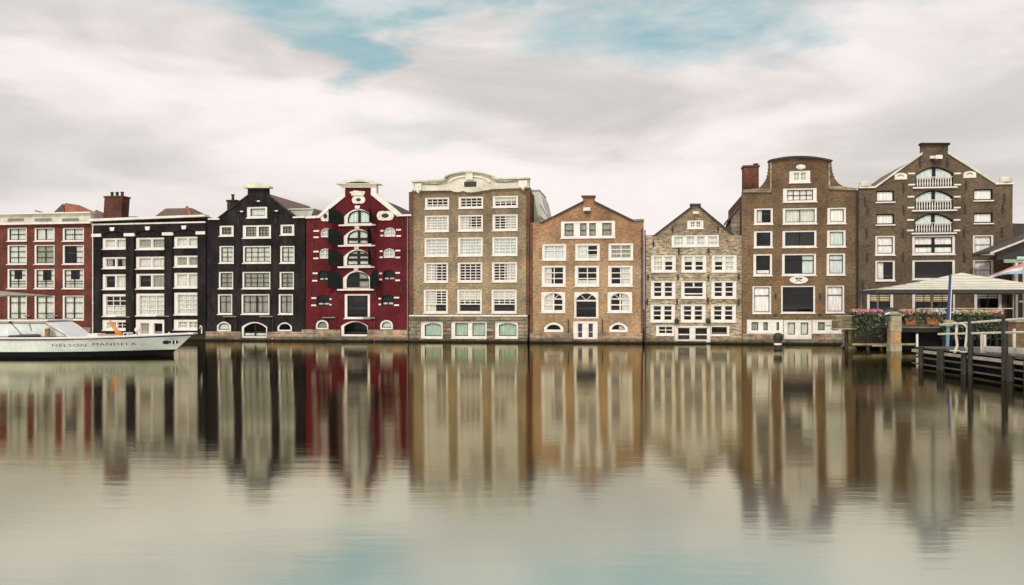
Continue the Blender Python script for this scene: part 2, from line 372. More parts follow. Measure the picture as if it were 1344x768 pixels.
# ------------------------------------------------------------------ houses
def SZ(px, py, dy=0.0):
    dx = (px - 672) / F
    t = (D * math.cos(TH) + dy) / (dx * math.sin(TH) + math.cos(TH))
    p = Vector((dx * t, t, 0)) - P0
    return p.dot(U), CH - (py - HZ) / F * t
class House:
    def __init__(s, name, label, x0, x1, mat, dy=0.0, depth=11.0):
        s.x0, s.x1, s.dy, s.mat, s.depth = x0, x1, dy, mat, depth
        s.s0 = (SZ(x0, 400, dy)[0] + SZ(x1, 400, dy)[0]) / 2
        p = P0 + U * s.s0 + N * dy
        s.root = empty(name, (p.x, p.y, 0), label, 'house', -TH)
        s.holes = []
        s.rnd = random.Random(hash(x0 * 31 + x1) % 1000)
    def P(s, px, py, back=0.0):
        a, z = SZ(px, py, s.dy + back); return (a - s.s0, z)
    def pts(s, l, back=0.0): return [s.P(*q, back) for q in l]
    def rect(s, x0, y0, x1, y1):
        cx = (x0 + x1) / 2; cy = (y0 + y1) / 2
        a, _ = s.P(x0, cy); b, _ = s.P(x1, cy); _, t = s.P(cx, y0); _, bt = s.P(cx, y1)
        return a, b, bt, t
    def window(s, x0, y0, x1, y1, b=0.12, nx=1, ny=1, sash='white', cur='F', posts=(), trans=(), arch=0.0, iarch=None, sill=True,
               cmat='curtain', bar=0.035, fmat='white', sw=0.05, name='window', hole=True, deep=0.155, zbars=None, extra=None, v0=0.0, front=0.035, cy=None):
        A, B, Z0, Z1 = s.rect(x0, y0, x1, y1)
        cx, cz = (A + B) / 2, (Z0 + Z1) / 2
        A -= cx; B -= cx; Z0 -= cz; Z1 -= cz
        bl, br_, bt, bb = b if isinstance(b, tuple) else (b, b, b, b)
        if iarch is None: iarch = arch
        n = 14 if (arch or iarch) else 1
        outer = loop(A, B, Z0, Z1, arch, n); inner = loop(A + bl, B - br_, Z0 + bb, Z1 - bt, iarch, n)
        ia, ib, iz0, iz1 = A + bl, B - br_, Z0 + bb, Z1 - bt
        if hole:
            e = -0.003
            s.holes.append([(p[0] + cx, p[1] + cz) for p in loop(A + e, B - e, Z0 + e, Z1 - e, arch, n)])
        m = MB(); m.ring(outer, inner, front if hole else -0.03, deep + 0.03)
        sm = m if sash == 'white' else MB(); sashes = []
        pa = []                                       # light edges between posts
        edges = [ia]
        for fr, pw in posts:
            xc = ia + (ib - ia) * fr; m.box(xc - pw / 2, xc + pw / 2, front + 0.02, deep + 0.025, iz0 - 0.01, top_at(xc, ia, ib, iz1, iarch) + 0.01); edges += [xc - pw / 2, xc + pw / 2]
        edges.append(ib)
        for fr, pw in trans:
            zc = iz0 + (iz1 - iz0) * fr; m.box(ia - 0.01, ib + 0.01, front + 0.026, deep + 0.022, zc - pw / 2, zc + pw / 2)
        for k in range(0, len(edges), 2):
            a0, a1 = edges[k], edges[k + 1]
            if sash != 'white': sm = MB(); sashes.append(sm)
            if True:
                if iarch and len(edges) == 2:
                    sm.ring(inner, loop(a0 + sw, a1 - sw, iz0 + sw, iz1 - sw, iarch * 0.95, n), deep - 0.035, deep + 0.018)
                else:
                    sm.ring(loop(a0, a1, iz0, iz1, 0, 1), loop(a0 + sw, a1 - sw, iz0 + sw, iz1 - sw, 0, 1), deep - 0.035, deep + 0.018)
            for i in range(1, nx):
                xc = a0 + (a1 - a0) * i / nx
                sm.box(xc - bar / 2, xc + bar / 2, deep - 0.03, deep + 0.012, iz0 + (iz1 - iz0) * v0, top_at(xc, ia, ib, iz1, iarch) + 0.005)
            zs = [j / ny for j in range(1, ny)] if zbars is None else zbars
            for fz in zs:
                zc = iz0 + (iz1 - iz0) * fz
                xa, xb = a0, a1
                if iarch and zc > iz1 - iarch:
                    q = (zc - (iz1 - iarch)) / iarch; h = math.sqrt(max(0, 1 - q * q)) if iarch / (ib - ia) > 0.3 else math.sqrt(max(0, 1 - q)); mid = (ia + ib) / 2; half = (ib - ia) / 2
                    xa, xb = max(a0, mid - half * h), min(a1, mid + half * h)
                sm.box(xa, xb, deep - 0.026, deep + 0.009, zc - bar / 2, zc + bar / 2)
        if extra: extra(m, ia, ib, iz0, iz1, deep)
        fo = m.build(name, M[fmat], s.root, (cx, 0, cz))
        for sm in sashes: sm.build('sash', M[sash], fo)
        pm = MB(); lp = loop(ia - 0.02, ib + 0.02, iz0 - 0.02, iz1 + 0.02, iarch, n)
        pm.quadloop([(p[0], deep, p[1]) for p in lp], [tuple(range(len(lp)))]); pm.build('pane', M['glass'], fo, recalc=False)
        W, H = ib - ia, iz1 - iz0
        rn = s.rnd
        def sheet(f0, f1, g0, g1, mat, amp=0.025, yy=None):
            yy = (deep + (0.05 if amp > .005 else .025) if cy is None else cy) if yy is None else yy
            q = MB(); k = max(6, int((f1 - f0) * W / 0.06)); ph = rn.random() * 6; fq = rn.uniform(16, 24)
            pts = []
            for i in range(k + 1):
                u = f0 + (f1 - f0) * i / k; xx = ia + W * u
                yo = amp * math.sin(fq * xx + ph) + amp * 0.5 * math.sin(fq * 2.3 * xx)
                pts += [(xx, yy + yo, iz0 + H * g0), (xx + rn.uniform(-.01, .01), yy + yo * 0.7, iz0 + H * g1)]
            q.quadloop(pts, [(2 * i, 2 * i + 2, 2 * i + 3, 2 * i + 1) for i in range(k)])
            q.build('curtain' if amp > 0.005 else 'blind', M[mat], fo)
        for c in cur:
            j = rn.uniform(-.06, .06)
            if c == 'F': sheet(-.03, 1.03, -.03, 1.03, cmat)
            elif c == 'f': sheet(-.03, 0.47 + j, -.03, 1.03, cmat); sheet(0.53 + j, 1.03, -.03, 1.03, cmat)
            elif c == 'L': sheet(-.03, 0.42 + j, -.03, 1.03, cmat)
            elif c == 'R': sheet(0.58 + j, 1.03, -.03, 1.03, cmat)
            elif c == 'S': sheet(-.03, 0.27 + j, -.03, 1.03, cmat); sheet(0.75 + j, 1.03, -.03, 1.03, cmat)
            elif c == 'T': sheet(-.03, 1.03, 0.55 + j, 1.03, cmat, 0.002)
            elif c == 't': sheet(-.03, 1.03, 0.72 + j * .5, 1.03, cmat, 0.002)
            elif c == 'D': sheet(-.03, 1.03, -.03, 0.45 + j, cmat)
            elif c == 'd': sheet(-.03, 1.03, -.03, 0.22 + j * .5, cmat)
            elif c == 'U': sheet(-.03, 1.03, .38, 1.03, cmat, 0.002)
            elif c == 'B': sheet(-.03, 1.03, -.03, 1.03, cmat, 0.002)
            elif c == 'l': sheet(-.03, 0.5, -.03, 1.03, cmat, 0.002)
            elif c == 'r': sheet(0.5, 1.03, -.03, 1.03, cmat, 0.002)
        if sill:
            q = MB(); q.box(A - 0.05, B + 0.05, -0.08, front - .002, Z0 - 0.06, Z0 + 0.012); q.build('sill', M[fmat], fo)
        return fo
    def box(s, name, x0, y0, x1, y1, mat, y=-0.05, yb=0.02, parent=None):
        A, B, Z0, Z1 = s.rect(x0, y0, x1, y1)
        m = MB(); m.box(A, B, y, yb, Z0, Z1); return m.build(name, mat, parent or s.root)
    def poly(s, name, pts, mat, y=-0.05, yb=0.02, parent=None, back=0.0):
        m = MB(); m.prism(s.pts(pts, back), y, yb); return m.build(name, mat, parent or s.root)
    def wall(s, outline, eave_y, thick=0.32):
        s.out = s.pts(outline)
        holed('facade', s.out, s.holes, s.mat, s.root, 0.0, thick)
        xs = [p[0] for p in s.out]; A, B = min(xs) + 0.02, max(xs) - 0.02
        ze = s.P((s.x0 + s.x1) / 2, eave_y)[1]
        m = MB(); m.box(A, A + .25, thick + .002, s.depth, -.5, ze); m.box(B - .25, B, thick + .002, s.depth, -.5, ze); m.box(A + .25, B - .25, s.depth - .3, s.depth - .001, -.5, ze)
        m.build('side_wall', BR['side'], s.root)
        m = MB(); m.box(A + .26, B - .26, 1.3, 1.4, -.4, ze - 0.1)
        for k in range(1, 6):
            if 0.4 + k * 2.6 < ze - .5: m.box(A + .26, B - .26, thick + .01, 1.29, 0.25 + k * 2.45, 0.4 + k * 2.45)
        m.build('dark_room_backing', M['room'], s.root)  # near-black backing added to bound bounce light and keep the windows dark
        s.A, s.B, s.ze = A, B, ze
    def roof(s, prof, mat, y0=0.33, y1=None):
        """closed roof body from a profile of photo points, run back from the facade"""
        m = MB(); m.prism(s.pts(prof), y0, s.depth if y1 is None else y1); return m.build('roof', mat, s.root)
    def anchors(s, lst, h=0.55, w_=0.075):
        for px, py in lst:
            x, z = s.P(px, py); m = MB(); m.box(-w_ / 2, w_ / 2, -0.05, 0.01, -h / 2, h / 2); m.box(-w_ * .9, w_ * .9, -0.035, 0.005, -h * .08, h * .08)
            m.build('wall_anchor', M['iron'], s.root, (x, 0, z))
    def pipe(s, px, y0, y1, mat='pipe', r=0.05, name='drainpipe'):
        x, zt = s.P(px, y0); _, zb = s.P(px, y1)
        m = MB(); m.tube((x, -0.09, zb), (x, -0.09, zt), r)
        k = 0
        while zb + 1 + k * 2.2 < zt: m.box(x - r * 1.5, x + r * 1.5, -0.10, 0.01, zb + 1 + k * 2.2, zb + 1.05 + k * 2.2); k += 1
        return m.build(name, M[mat], s.root)
    def ledge_pipe(s, xl, xr, y, yb):
        """grey flat lamp shelf with a pipe running down from its right end to a white ball"""
        x0, z = s.P(xl, y); x1, _ = s.P(xr, y); _, zb = s.P(xr, yb)
        m = MB(); m.box(x0, x1, -0.20, 0.01, z - 0.045, z + 0.045); o = m.build('flood_light', M['pipe'], s.root)
        q = MB(); q.tube((x1 - .05, -0.08, zb), (x1 - .05, -0.08, z - .046), 0.03); q.build('cable_pipe', M['pipe_dark'], o)
        q = MB(); q.lathe([(0.02, -.09), (.075, -.05), (.09, 0), (.075, .05), (.02, .09)], (x1 - .05, -.1, zb - .06), 10); q.build('globe_lamp', M['white'], o, smooth=True)
    def plinth(s, x0, x1, y0, mat, y=-0.08, holes=(), name='plinth'):
        A, z = s.P(x0, y0); B, _ = s.P(x1, y0)
        hs = []; topl = [(B, z)]
        for h in sorted(holes, key=lambda q: -q[0]):
            a, b, zb, zt = s.rect(*h)
            if zt < z: hs.append([(a, zb), (b, zb), (b, zt), (a, zt)])
            else: topl += [(b, z), (b, zb), (a, zb), (a, z)]
        topl.append((A, z))
        rj = random.Random(int(x0 * 7 + y0)); pr = [(A, -.6), (B, -.6)]; q = B
        while q > A + .6:
            hh_ = rj.uniform(.10, .27); wq = rj.uniform(.35, .9); pr += [(q, hh_), (max(A, q - wq), hh_ + rj.uniform(-.03, .03))]; q -= wq
        pr.append((A, .12))
        m = MB(); m.prism(pr, y - rj.uniform(.16, .24), y - .001); m.build('footing_stones', BR['stone'], s.root)
        return holed(name, [(A, -.6), (B, -.6)] + topl, hs, mat, s.root, y, -0.003)
    def keystone(s, px, py, wpx, hpx, mat='white', name='keystone', y=0):
        x, z = s.P(px, py); sc = 16.0; a = wpx / sc / 2; h = hpx / sc / 2
        m = MB(); m.prism([(-a * .72, -h), (a * .72, -h), (a, h), (-a, h)], -0.08, 0.01); m.build(name, M[mat], s.root, (x, y, z))
    def blocks(s, lst, hpx=2.2, mat='white'):
        for xa, xb, y in lst:
            A, B, Z0, Z1 = s.rect(xa, y - hpx / 2, xb, y + hpx / 2)
            m = MB(); m.box(A - (A + B) / 2, B - (A + B) / 2, -0.04, 0.02, -(Z1 - Z0) / 2, (Z1 - Z0) / 2); m.build('stone_block', M[mat], s.root, ((A + B) / 2, 0, (Z0 + Z1) / 2))
    def chimney(s, x0, y0, x1, y1, mat, back, dep=0.9, pots=0, lean=0.0, capm=None):
        A, zt = s.P(x0, y0, back); B, zb = s.P(x1, y1, back)
        zb -= 1.2
        m = MB(); L = lean; wd = B - A
        m.quadloop([(A, back, zb), (B, back, zb), (B, back + dep, zb), (A, back + dep, zb), (A + L, back, zt), (B + L, back, zt), (B + L, back + dep, zt), (A + L, back + dep, zt)],
                   [(0, 3, 2, 1), (4, 5, 6, 7), (0, 1, 5, 4), (1, 2, 6, 5), (2, 3, 7, 6), (3, 0, 4, 7)])
        o = m.build('chimney', mat, s.root)
        c = MB(); c.box(A + L - .07, B + L + .07, back - .07, back + dep + .07, zt + .002, zt + .14); c.build('chimney_cap', capm or mat, o)
        for i in range(pots):
            q = MB(); xx = A + L + wd * (i + .75) / (pots + .5); q.lathe([(.13, 0), (.12, .3), (.15, .32), (.15, .42)], (xx, back + dep / 2, zt + .141), 10); q.build('chimney_pot', M['iron'], o)
        return o

# ---- house 1: maroon brick with flat white cornice
h = House('canal_house', 'maroon brick canal house under a flat white cornice, behind the white boat', -45, 121, BR['h1'])
cx1 = [(9.5, 35), (45, 71.5), (82, 110)]
rows = [(299, 316.5, dict(nx=2, ny=2, cur='F')), (321.5, 347, dict(nx=2, ny=3, cur='F')), (353, 379, dict(nx=2, ny=1, zbars=[.22, .36, .7], cur='f')), (388, 420, dict(nx=2, zbars=[.25, .72], cur='f'))]
for r, (ya, yb, kw) in enumerate(rows):
    for i, (xa, xb) in enumerate(cx1):
        k = dict(kw)
        if (r, i) == (1, 1): k['cur'] = 'F'; k['cmat'] = 'greycurtain'
        if (r, i) == (1, 2): k['cur'] = 'R'
        if (r, i) == (0, 1): k['cur'] = 'f'; k['ny'] = 1
        if r == 2: k['cur'] = 'SD'
        h.window(xa, ya, xb, yb, b=(0.17, .10, .08, .10), sash='darksash', bar=.055, **k)
h.window(-28, 353, -1, 379, b=(0.17, .10, .08, .10), sash='darksash', nx=2, ny=2)
h.window(-28, 388, -1, 420, b=(0.17, .10, .08, .10), sash='darksash', nx=2, ny=2)
h.wall([(-45, 460), (121, 460), (121, 294), (-45, 294)], 288)
h.box('cornice', -45.5, 282, 121.3, 294.5, M['cream'], -0.25, 0.3)
h.box('cornice_moulding', -46, 280.3, 121.9, 281.9, M['white'], -0.5, 0.35)
h.box('cornice_moulding', -45.8, 293, 121.6, 295, M['white'], -0.33, -0.001)
for xa, xb in [(13, 34), (48, 70), (84, 106)]:
    o = h.window(xa - 1, 286.3, xb + 1, 291.7, b=.05, cur='', sill=False, hole=False, deep=-0.21, sash='white', fmat='zinc', name='attic_vent') if False else h.box('attic_vent', xa, 287, xb, 291, M['pipe'], -0.265, -0.24)
h.plinth(-45, 121, 429, BR['stone'], -0.35)
x0, z0 = h.A, h.ze
m = MB(); p = [h.P(-30, 279, 3), h.P(84, 268, 3)]
m.quadloop([(h.P(58, 283, 3)[0], 3, z0), (h.P(121, 283, 3)[0], 3, z0), (h.P(121, 283, 3)[0], 9, z0), (h.P(58, 283, 3)[0], 9, z0), (h.P(84, 268, 5)[0], 5.2, h.P(84, 266.5, 5.2)[1]), (h.P(86, 268, 5)[0], 7, h.P(84, 266.5, 5.2)[1])],
           [(0, 1, 4), (1, 2, 5, 4), (2, 3, 5), (3, 0, 4, 5), (0, 3, 2, 1)])
m.build('roof', M['tile_red'], h.root)
m = MB(); m.box(h.A, h.B, 0.4, 10.9, h.ze - .2, h.ze + .04); m.build('flat_roof', M['tile_dark'], h.root)
a = h.P(84, 267, 4.3); b = h.P(58, 281, 3.2)
m = MB(); m.quadloop([(b[0], 3.0, z0), (h.P(85.5, 281, 2.6)[0], 2.6, z0), (h.P(84, 267.5, 5)[0] , 4.9, a[1] + .12), (b[0] - .3, 5.5, z0)], [(0, 1, 2), (0, 2, 3), (0, 3, 1), (1, 3, 2)])
m.build('roof', M['tile_dark'], h.root)
m = MB(); m.path([(*h.P(46, 276.5, 2.6)[:1], 2.6, h.P(46, 276.5, 2.6)[1]), (h.P(62, 280.5, 2.6)[0], 2.6, h.P(62, 280.5, 2.6)[1])], .06); m.build('roof_rail', M['pipe'], h.root)
# red corner roof toward the neighbour
m = MB(); za = h.P(110, 274, 2.4)[1]
m.quadloop([(h.P(112, 283, 2)[0], 2, z0), (h.B, 2, z0), (h.B, 6, z0), (h.P(112, 283, 2)[0], 6, z0), (h.P(117, 276, 3)[0], 4, h.P(117, 275.5, 4)[1])], [(0, 1, 4), (1, 2, 4), (2, 3, 4), (3, 0, 4)]); m.build('roof', M['tile_brown'], h.root)
h.pipe(122.6, 296, 446, 'white', .045)
h.ledge_pipe(33, 41, 414.5, 424); h.ledge_pipe(60, 78, 414.5, 424)

# ---- house 2: black, pilasters and blind arches
h = House('canal_house', 'black canal house with flat top, pilasters and white keystones, left of the black gable', 121.5, 271, BR['h2'], 0.06)
h.wall([(121.5, 460), (271, 460), (271, 284.5), (121.5, 291)], 293)
cols = [(134.5, 167, 0), (178.5, 217.5, -.7), (228.5, 262, -2)]
for r, (ya, yb) in enumerate([(312.7, 327), (337.5, 352.5), (360, 380), (386, 415.3)]):
    for i, (xa, xb, dy) in enumerate(cols):
        e = 1.2 if i == 1 and r < 2 else 0
        if r < 3:
            h.window(xa, ya + dy, xb, yb + dy + e, b=(.27, .13, .12, .14), posts=[(.5, .15)], cur='F' if (r, i) not in ((1, 0), (2, 0), (2, 1)) else ('S' if r == 1 else 'R'), bar=.03, zbars=[.2] if (r, i) in ((0, 1), (1, 1)) else [], sill=True, cmat='greycurtain' if (r + i) % 2 else 'curtain')
        else:
            h.window(xa, ya + dy, xb, yb + dy, b=(.32, .11, .18, .12), nx=3, ny=4, bar=.065, cur='F' if i else 'D', sill=True)
h.window(134, 420, 167.5, 433.5, b=(.42, .15, .18, .16), posts=[(.5, .16)], nx=2, ny=2, bar=.05, cur='L')
h.window(178, 419.5, 217, 440.5, b=(.42, .30, .30, .12), posts=[(.5, .42)], zbars=[.18], bar=.05, cur='L', name='door', sill=False, cmat='greycurtain')
h.window(228, 419.5, 261.5, 433, b=(.42, .15, .18, .16), posts=[(.5, .16)], nx=2, ny=2, bar=.05, cur='F')
# facade has to be rebuilt with the openings
for o in [c for c in h.root.children if c.name.split('.')[0] in ('facade', 'side_wall', 'dark_room_backing')]: bpy.data.objects.remove(o)
h.wall([(121.5, 460), (271, 460), (271, 284.5), (121.5, 291)], 293)
h.poly('cornice', [(121, 291.2), (272, 284.8), (272, 282.3), (121, 288)], M['white'], -0.45, 0.3)
h.poly('cornice_moulding', [(121.6, 296), (270.5, 292.7), (270.5, 290.8), (121.6, 294)], M['white'], -0.16, 0.0)
# upper wall stands proud, pilasters carry three blind arches
am = []
ub = [(121.6, 296.3), (121.6, 460)]
def archline(xa, xb, ys, rise, n=10):
    return [(xb + (xa - xb) * i / n, ys - rise * (1 - (2 * i / n - 1) ** 2)) for i in range(n + 1)]
out = [(121.6, 459), (134, 459), (134, 309.5)] + list(reversed(archline(134, 166, 309, 5.5)))[1:] + [(166, 459), (176.5, 459), (176.5, 308.5)] + list(reversed(archline(176.5, 216.5, 308, 6)))[1:] + [(216.5, 459), (227, 459), (227, 307)] + list(reversed(archline(227, 260, 306.5, 5.5)))[1:] + [(260, 459), (270.8, 459), (270.8, 293), (121.6, 296.3)]
holed('pilaster_arcade', h.pts(out), [], h.mat, h.root, -0.12, -0.002)
for px, py in [(148.7, 301), (195, 300), (242.6, 298.8)]:
    h.keystone(px, py, 7.5, 5, y=-.12)
for xa, xb, yy in [(121.8, 134.3, 309.2), (164.3, 178, 308.4), (214.3, 228.5, 307.3), (258.5, 270.6, 306)]:
    h.box('impost_block', xa, yy - 2, xb, yy + 2, M['white'], -0.22, -0.01)
h.ledge_pipe(154, 172, 415.8, 436); h.ledge_pipe(206, 223.5, 415, 436)
m = MB(); m.box(h.A, h.B, 0.4, 10.9, h.ze - .2, h.ze + .05); m.build('flat_roof', M['tile_dark'], h.root)
zt = h.P(230, 273.5, 5)[1]
m = MB(); m.quadloop([(h.P(186, 288, 2.5)[0], 2.5, h.ze), (h.P(270, 288, 2.5)[0], 2.5, h.ze), (h.P(270, 288, 2.5)[0], 9, h.ze), (h.P(186, 288, 2.5)[0], 9, h.ze), (h.P(217, 275, 5)[0], 5, zt), (h.P(252, 275, 5)[0], 5, zt)],
    [(0, 1, 5, 4), (1, 2, 5), (2, 3, 4, 5), (3, 0, 4), (0, 3, 2, 1)]); ro = m.build('roof', M['tile_brown'], h.root)
m = MB(); pa = (h.P(246, 275, 5)[0], 4.93, zt + .05); pb = (h.P(256, 284, 3)[0], 2.6, h.ze + .35); m.tube(pa, pb, .16, .16, 6); m.build('ridge_tile', M['tile_red'], ro)
h.chimney(134.5, 259.5, 158, 284, BR['chim'], 2.0, 1.1, 3, 0.2)
m = MB(); m.box(h.P(158, 285, 4)[0], h.P(180, 285, 4)[0], 4, 4.1, h.P(170, 286, 4)[1], h.P(170, 284.3, 4)[1]); m.build('roof_ledge', M['pipe'], h.root)

# ---- house 3: black gable with cream cap
h = House('canal_house', 'black gabled canal house with a cream curved cap on its neck', 271.3, 400.5, BR['h3'], 0.0)
GB = dict(sash='darksash', b=.14, bar=.035)
h.window(324, 271.5, 350.5, 286, b=(.30, .2, .14, .16), sash='darksash', cur='F', cmat='bluepane')
for (xa, xb, dy) in [(288, 306.5, .6), (368, 386, -.8)]:
    h.window(xa, 295.5 + dy, xb, 309.4 + dy, b=(.20, .2, .14, .14), sash='darksash', nx=3, ny=3, bar=.03, cmat='greycurtain')
h.window(318.5, 295.5, 355.5, 312.5, b=(.28, .18, .14, .14), posts=[(.5, .22)], sash='darksash', nx=3, ny=3, bar=.025, cmat='greycurtain')
for ya, yb, ny, cu, cm in [(322.8, 345.5, 3, 'F', 'curtain'), (356.8, 379, 3, 'F', 'greycurtain'), (386.2, 412.6, 1, 'f', 'greycurtain')]:
    for (xa, xb, nx) in [(287, 305.8, 2), (318, 354.6, 4), (366.8, 385.5, 2)]:
        dx = {322.8: .8, 356.8: 0, 386.2: -1.2}[ya]
        h.window(xa + dx, ya, xb + dx, yb, b=(.15, .09, .10, .12), sash='darksash', nx=nx, ny=ny, bar=.04, cur=cu, cmat=cm, zbars=[.62] if ny == 1 else None)
h.window(284.5, 422, 303, 435, b=.13, arch=.35, sash='darksash', cur='F', sill=False)
h.window(317, 422.5, 350.5, 443.5, b=(.19, .10, .10, .14), arch=.42, sash='darksash', cur='d', nx=2, bar=.12, sill=False)
h.window(364, 423, 383, 435, b=.13, arch=.35, sash='darksash', cur='', sill=False)
h.wall([(271.3, 460), (400, 460), (400.5, 286), (386, 286), (352, 258), (352, 246), (325, 246), (325, 258), (286, 288), (271.8, 288)], 289)
h.roof([(275, 290), (398, 288), (385, 287), (352, 260), (338, 250), (325, 260), (287, 289)], M['tile_brown'])
cap = [(321, 246.8), (355.8, 246.8), (355.8, 245)] + archline(321, 355.8, 244.6, 4.4, 8) + [(321, 245)]
h.poly('gable_cap', [(321, 247.2), (356, 247.2)] + archline(321, 356, 245, 4.6, 8), M['cream'], -0.35, 0.4)
h.poly('coping', [(274, 288.6), (288.5, 288.6), (288.5, 286.4), (274, 287)], M['white'], -0.14, 0.35)
h.poly('coping', [(385, 286.4), (401, 286), (401, 284), (385, 284.6)], M['white'], -0.14, 0.35)
h.poly('gable_rim', [(286, 288), (325, 258), (325, 256), (283.5, 287.6)], BR['chim_dark'], -0.1, 0.36)
h.poly('gable_rim', [(352, 258), (386, 286), (389, 285.6), (352, 256)], BR['chim_dark'], -0.1, 0.36)
h.anchors([(313.5, 291), (362, 290)], 0.5)
for px, py in [(316, 277.5), (361.5, 276.8), (338, 264)]:
    x, z = h.P(px, py); m = MB(); m.lathe([(.05, -.1), (.22, -.05), (.25, 0), (.2, .05), (.05, .1)], (x, -.07, z), 12, 1.3, .5); o = m.build('gable_ornament', M['iron'], h.root, smooth=True)
    m = MB(); m.box(x + .05, x + .3, -.2, -.15, z - .08, z + .02); m.build('ornament_highlight', M['stonewhite'], o)  # pale block stands for the highlight on the dark ornament
h.chimney(298, 264.5, 310, 276, BR['chim_dark'], 3.0, .8, 0)
x, z = h.P(305, 263, 3.3); m = MB(); m.lathe([(.13, 0), (.12, .45), (.16, .47), (.16, .55)], (x, 3.4, z), 10); m.build('chimney_pot', M['iron'], h.root)
# pale dormer at the right shoulder
A, zb = h.P(384, 285, 2); B, zt = h.P(408, 275, 2); B -= .02
m = MB(); m.quadloop([(A - .5, 2, zt), (h.B - .05, 2, zt), (h.B - .05, 5, zt), (A - .5, 5, zt), (A + .4, 2, zb), (h.B - .3, 2, zb), (h.B - .3, 5, zb), (A + .4, 5, zb)], [(0, 1, 2, 3), (7, 6, 5, 4), (0, 4, 5, 1), (1, 5, 6, 2), (2, 6, 7, 3), (3, 7, 4, 0)])
o = m.build('dormer', M['zinc'], h.root); m = MB(); m.box(A - .7, h.B + .0, 1.9, 5.1, zt + .003, zt + .1); m.build('dormer_roof', M['white'], o)
h.plinth(270.8, 398.8, 435, BR['stone'], -0.12, [(316.8, 421, 350.7, 443.9)])
h.ledge_pipe(294, 311, 415.5, 444); h.ledge_pipe(342, 359, 415.5, 444)

# ---- house 4: crimson with shutters
h = House('canal_house', 'crimson canal house with white edged neck gable and black open shutters', 400.8, 536.5, BR['h4'], -0.05)
lofts = [(451.5, 274, 488, 294.3, 294.8, 469.3), (451, 300.3, 487.3, 321.3, 321.8, 468.8), (450.7, 327, 486.6, 349.3, 349.8, 468.2), (450, 355, 486, 379, 379.5, 467.6)]
shut = [(158, 100), (160, 95), (164, 100), (168, 138)]
for i, (xa, ya, xb, yb, ys, xm) in enumerate(lofts):
    cu = ['F', 'F', 'F', 'R'][i]
    fo = h.window(xa, ya, xb, yb, b=(.30, .12, .12, .08), arch=.62, sash='darksash', sw=.08, nx=2, bar=.22, zbars=[[], [.35], [.38, .7], [.5]][i], cur=cu, sill=False, name='loft_window', cmat=['bluepane', 'curtain', 'curtain', 'greycurtain'][i])
    h.box('window_ledge', xm - 24, ys, xm + 24, ys + 1.9, M['white'], -0.22, 0.01)
    h.keystone(xm, ya - 2, 7.5, 4)
    A, B, Z0, Z1 = h.rect(xa, ya, xb, yb)
    for side in (0, 1):
        wd = (B - A) / 2 - .03; hh = Z1 - Z0 - .1; base = hh - .62
        prof = [(0, 0), (wd, 0)] + [(wd * (1 - k / 8), base + .62 * math.sqrt(max(0, 1 - (k / 8) ** 2))) for k in range(9)]
        m = MB(); m.prism(prof, -.035, .035)
        for zz in (hh * .2, hh * .5): m.box(.06, wd - .06, -.055, .055, zz - .05, zz + .05)
        m.tube((wd * .2, -.06, hh * .35), (wd * .2, -.06, hh * .65), .02)
        if side == 1: m.v = [(-a_, b_, c_) for a_, b_, c_ in m.v]
        o = m.build('shutter', M['shutter'], h.root, ((A - .04, -.16, Z0 + .06) if side == 0 else (B + .04, -.16, Z0 + .06)))
        o.rotation_euler = (0, 0, -R(shut[i][0]) if side == 0 else R(shut[i][1]))
for xa, ya, xb, yb, g in [(421, 299.5, 435, 311.3, 1), (504.5, 298.5, 518.7, 310.6, 1), (419.5, 326, 434, 339.3, 1), (503.5, 326, 518, 338.3, 1), (417.5, 354.5, 432, 368.8, 0), (502.5, 354, 518.7, 368, 0), (415.7, 387, 432.5, 401.3, 0), (500.7, 387, 517, 401, 0)]:
    h.window(xa, ya, xb, yb, b=.05, arch=.33, fmat='white' if g else 'darksash', sash='white', nx=2, ny=2 if g else 1, bar=.07, cur='F' if g else 'd', cmat='bluepane' if g else 'curtain', sill=False, zbars=None if g else [.45])
h.blocks([(411.5, 419, 303.3), (411.5, 418.5, 311.5), (520, 526.5, 301.7), (520, 526.5, 309.8), (499.5, 503.3, 303), (499.5, 503.3, 309.3),
          (411.5, 418.5, 330.3), (411.5, 418, 339.2), (519, 525.5, 329), (519, 525.3, 338), (498.5, 502.3, 329.8), (498.5, 502.3, 337.8),
          (410.5, 417, 358.8), (410, 416.6, 368.6), (519, 525, 358.2), (519, 525, 368), (497.7, 501.6, 359), (497.7, 501.6, 367),
          (409, 415.2, 391.3), (408.8, 415, 400.8), (432.8, 435.2, 392.7), (432.8, 435.2, 400), (517.3, 524, 390.7), (517.3, 523.8, 400.6), (497, 500.2, 392), (497, 500.2, 399.6)], 2.0)
fo = h.window(452.2, 386, 485.5, 418, b=(.22, .2, .12, .12), sash='darksash', zbars=[.3, .46], bar=.06, cur='', sill=True)
h.window(414.5, 420, 431, 432.3, b=.13, arch=.4, sash='darksash', cur='F', sill=False, cmat='greycurtain')
h.window(447.5, 421.5, 482.5, 441.5, b=(.25, .05, .06, .16), arch=.4, sash='darksash', cur='', sill=False)
h.window(498.7, 420, 515.5, 432.3, b=.13, arch=.4, sash='darksash', cur='F', sill=False, cmat='bluepane')
h.wall([(400.8, 460), (536.5, 460), (536.5, 284), (524, 284), (492, 256.5), (492, 244), (452, 244), (452, 257), (416, 286), (402, 286.5)], 288)
h.roof([(404, 289), (534, 286.5), (523, 286), (492, 259), (471, 249), (452, 259), (418, 288)], M['tile_dark'])
h.poly('raking_cornice', [(414.5, 286.3), (419.5, 286.3), (453.5, 258.3), (453.5, 246.6), (448.8, 246.6), (448.8, 255.3)], M['white'], -0.14, .36)
